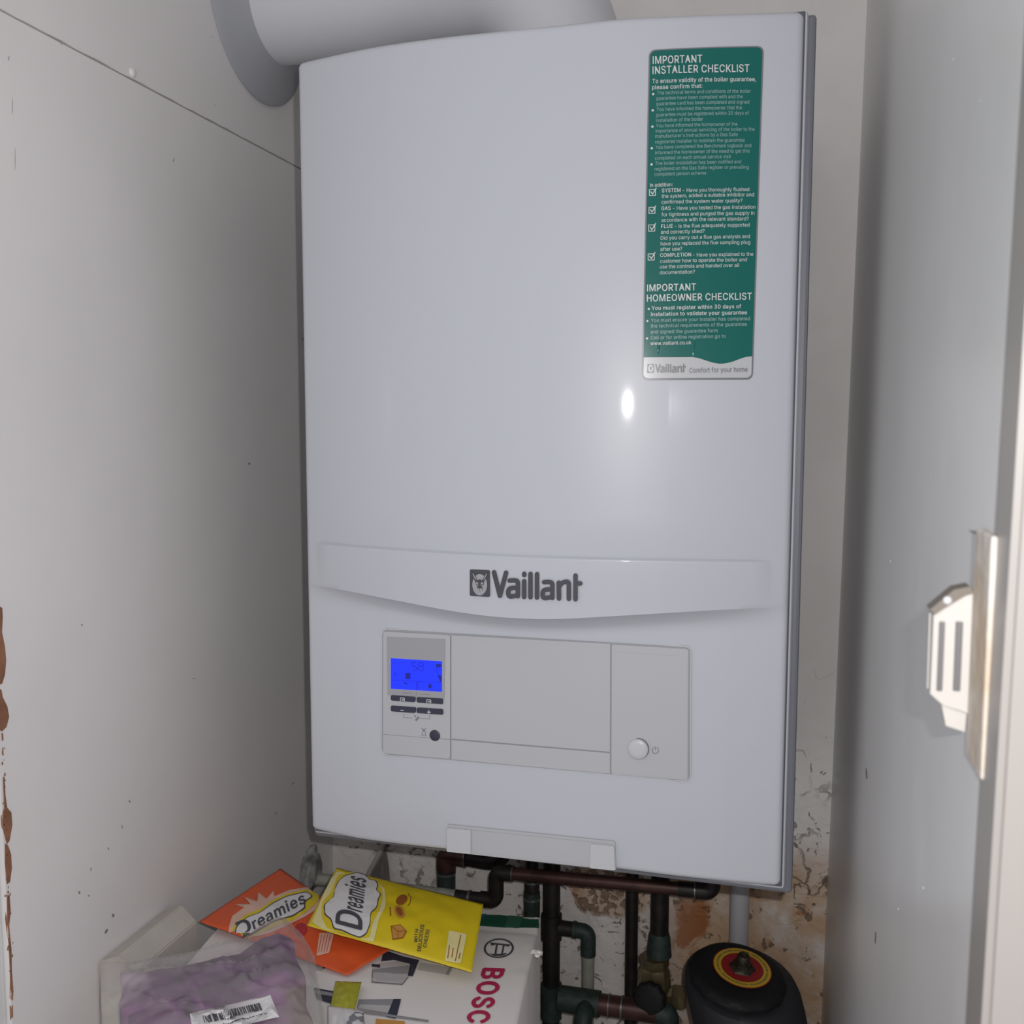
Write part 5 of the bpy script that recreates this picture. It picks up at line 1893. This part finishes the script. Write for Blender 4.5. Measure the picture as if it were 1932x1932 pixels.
# a pinkish white wrapper to the left, brownish grey paper to the right
sx_ = nt.nodes.new('ShaderNodeSeparateXYZ')
nt.links.new(tc.outputs['Object'], sx_.inputs[0])
n3 = nt.nodes.new('ShaderNodeTexNoise')
n3.inputs['Scale'].default_value = 24
nt.links.new(tc.outputs['Object'], n3.inputs['Vector'])
ad = nt.nodes.new('ShaderNodeMath')
ad.operation = 'MULTIPLY_ADD'
ad.inputs[1].default_value = .085
nt.links.new(n3.outputs['Fac'], ad.inputs[0])
nt.links.new(sx_.outputs['X'], ad.inputs[2])
last = r_.outputs['Color']
for lo_, hi_, col in ((-.248, -.270, (.58, .44, .54)), (-.135, -.112, (.25, .17, .155))):
    mr = nt.nodes.new('ShaderNodeMapRange')
    mr.interpolation_type = 'SMOOTHSTEP'
    mr.inputs['From Min'].default_value = lo_
    mr.inputs['From Max'].default_value = hi_
    nt.links.new(ad.outputs[0], mr.inputs['Value'])
    mm = nt.nodes.new('ShaderNodeMix')
    mm.data_type = 'RGBA'
    nt.links.new(mr.outputs['Result'], mm.inputs['Factor'])
    nt.links.new(last, mm.inputs[6])
    mm.inputs[7].default_value = (*col, 1)
    last = mm.outputs[2]
nt.links.new(last, nt.nodes['Principled BSDF'].inputs['Base Color'])
mb.build('purple_contents', pm, BG_)
sf = Skin(fo)
mb = MB()
LB = [(356, 1916), (510, 1880), (527, 1922), (372, 1957)]
sf.poly(mb, LB, 0, .0016, 6)
Lp = lambda s, t: tuple(Vector(LB[0]).lerp(Vector(LB[1]), s).lerp(Vector(LB[3]).lerp(Vector(LB[2]), s), t))
s_ = .14
while s_ < .84:
    wd = random.choice((.008, .012, .018, .024))
    sf.put(mb, [Lp(s_, .26), Lp(s_ + wd, .26), Lp(s_ + wd, .58), Lp(s_, .58)], [(0, 1, 2, 3)], 1, .0024)
    s_ += wd + random.choice((.007, .010, .016))
s_ = .2
while s_ < .9:
    wd = random.choice((.012, .02, .03))
    sf.put(mb, [Lp(s_, .74), Lp(s_ + wd, .74), Lp(s_ + wd, .79), Lp(s_, .79)], [(0, 1, 2, 3)], 1, .0024)
    s_ += wd + .008
mb.build('barcode_label', [M_cloud, M_ink], BG_, norm=False)

# ------------------------------------------------------------------ right wall: batten and catch
xw_ = xr(.80)
zt_, zb2 = at(0, 1856, 1003, xw_ - .0015).z, at(0, 1848, 1466, xw_ - .0015).z
yn, yf = at(0, 1871, 1235, xw_).y, at(0, 1840, 1235, xw_).y
mb = MB()
mb.box((xw_ - .0018, yn, zb2), (xw_ + .0004, yf, zt_), 0, .0008)
BT = mb.build('batten', M_batten)
tag(BT, 'chipped cream wooden batten fixed upright on the right wall', 'batten')
yA = yf + .0006
yB_ = yA + .009
q_ = lambda u, v: at(1, u, v, yA)
LT = thing('cupboard_catch', 'ivory plastic cupboard catch with two dark slots on the right wall', 'catch', (xw_ - .008, (yA + yB_) / 2, q_(1790, 1240).z))
mb = MB()
X0, X1 = q_(1758, 1235).x, xw_ - .0004
z0_ = q_(1790, 1240).z - .80
prof = [(q_(1757, 1310).x, q_(1757, 1308).z), (q_(1780, 1335).x, q_(1780, 1332).z), (X1, q_(1830, 1346).z), (X1, q_(1838, 1120).z), (q_(1820, 1125).x, q_(1820, 1123).z), (q_(1762, 1162).x, q_(1762, 1162).z)]
mb.prism([(x, yA, z) for x, z in prof], [(x, yB_, z) for x, z in prof])
bmesh.ops.bevel(mb.bm, geom=[e for e in mb.bm.edges if len(e.link_faces) == 2 and e.calc_face_angle(0) > .3], offset=.0004, segments=2, affect='EDGES')
mb.build('body', M_latch, LT)
for ua, ub in ((1769, 1780), (1800, 1814)):
    mb = MB()
    mb.box((q_(ua, 1240).x, yA - .0009, q_(ua, 1303).z), (q_(ub, 1240).x, yA + .002, q_(ua, 1172).z), 0, .0004)
    mb.build('slot', M_slot, LT)
mb = MB()
prof = [(q_(u, v).x, q_(u, v).z) for u, v in ((1778, 1332), (1786, 1372), (1822, 1384), (1826, 1344))]
mb.prism([(x, yA + .002, z) for x, z in prof], [(x, yB_ - .002, z) for x, z in prof])
mb.build('lower_tab', M_latch, LT)
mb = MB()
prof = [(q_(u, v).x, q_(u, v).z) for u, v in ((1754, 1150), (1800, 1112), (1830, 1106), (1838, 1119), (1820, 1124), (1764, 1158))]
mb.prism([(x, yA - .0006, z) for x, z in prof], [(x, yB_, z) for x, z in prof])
mb.build('dark_top', mat('dark_brown_edge', (.15, .13, .11), .6), LT)  # dark brown piece along the upper edge of the catch
mb = MB()
mb.lathe([(.0016, -.0002), (.0014, .0006), (.0004, .0009)], q_(1787, 1132) + Vector((0, -.0008, 0)), (-.1, -1, .1), 12)
mb.build('screw', M_white2, LT, smooth_angle=60)
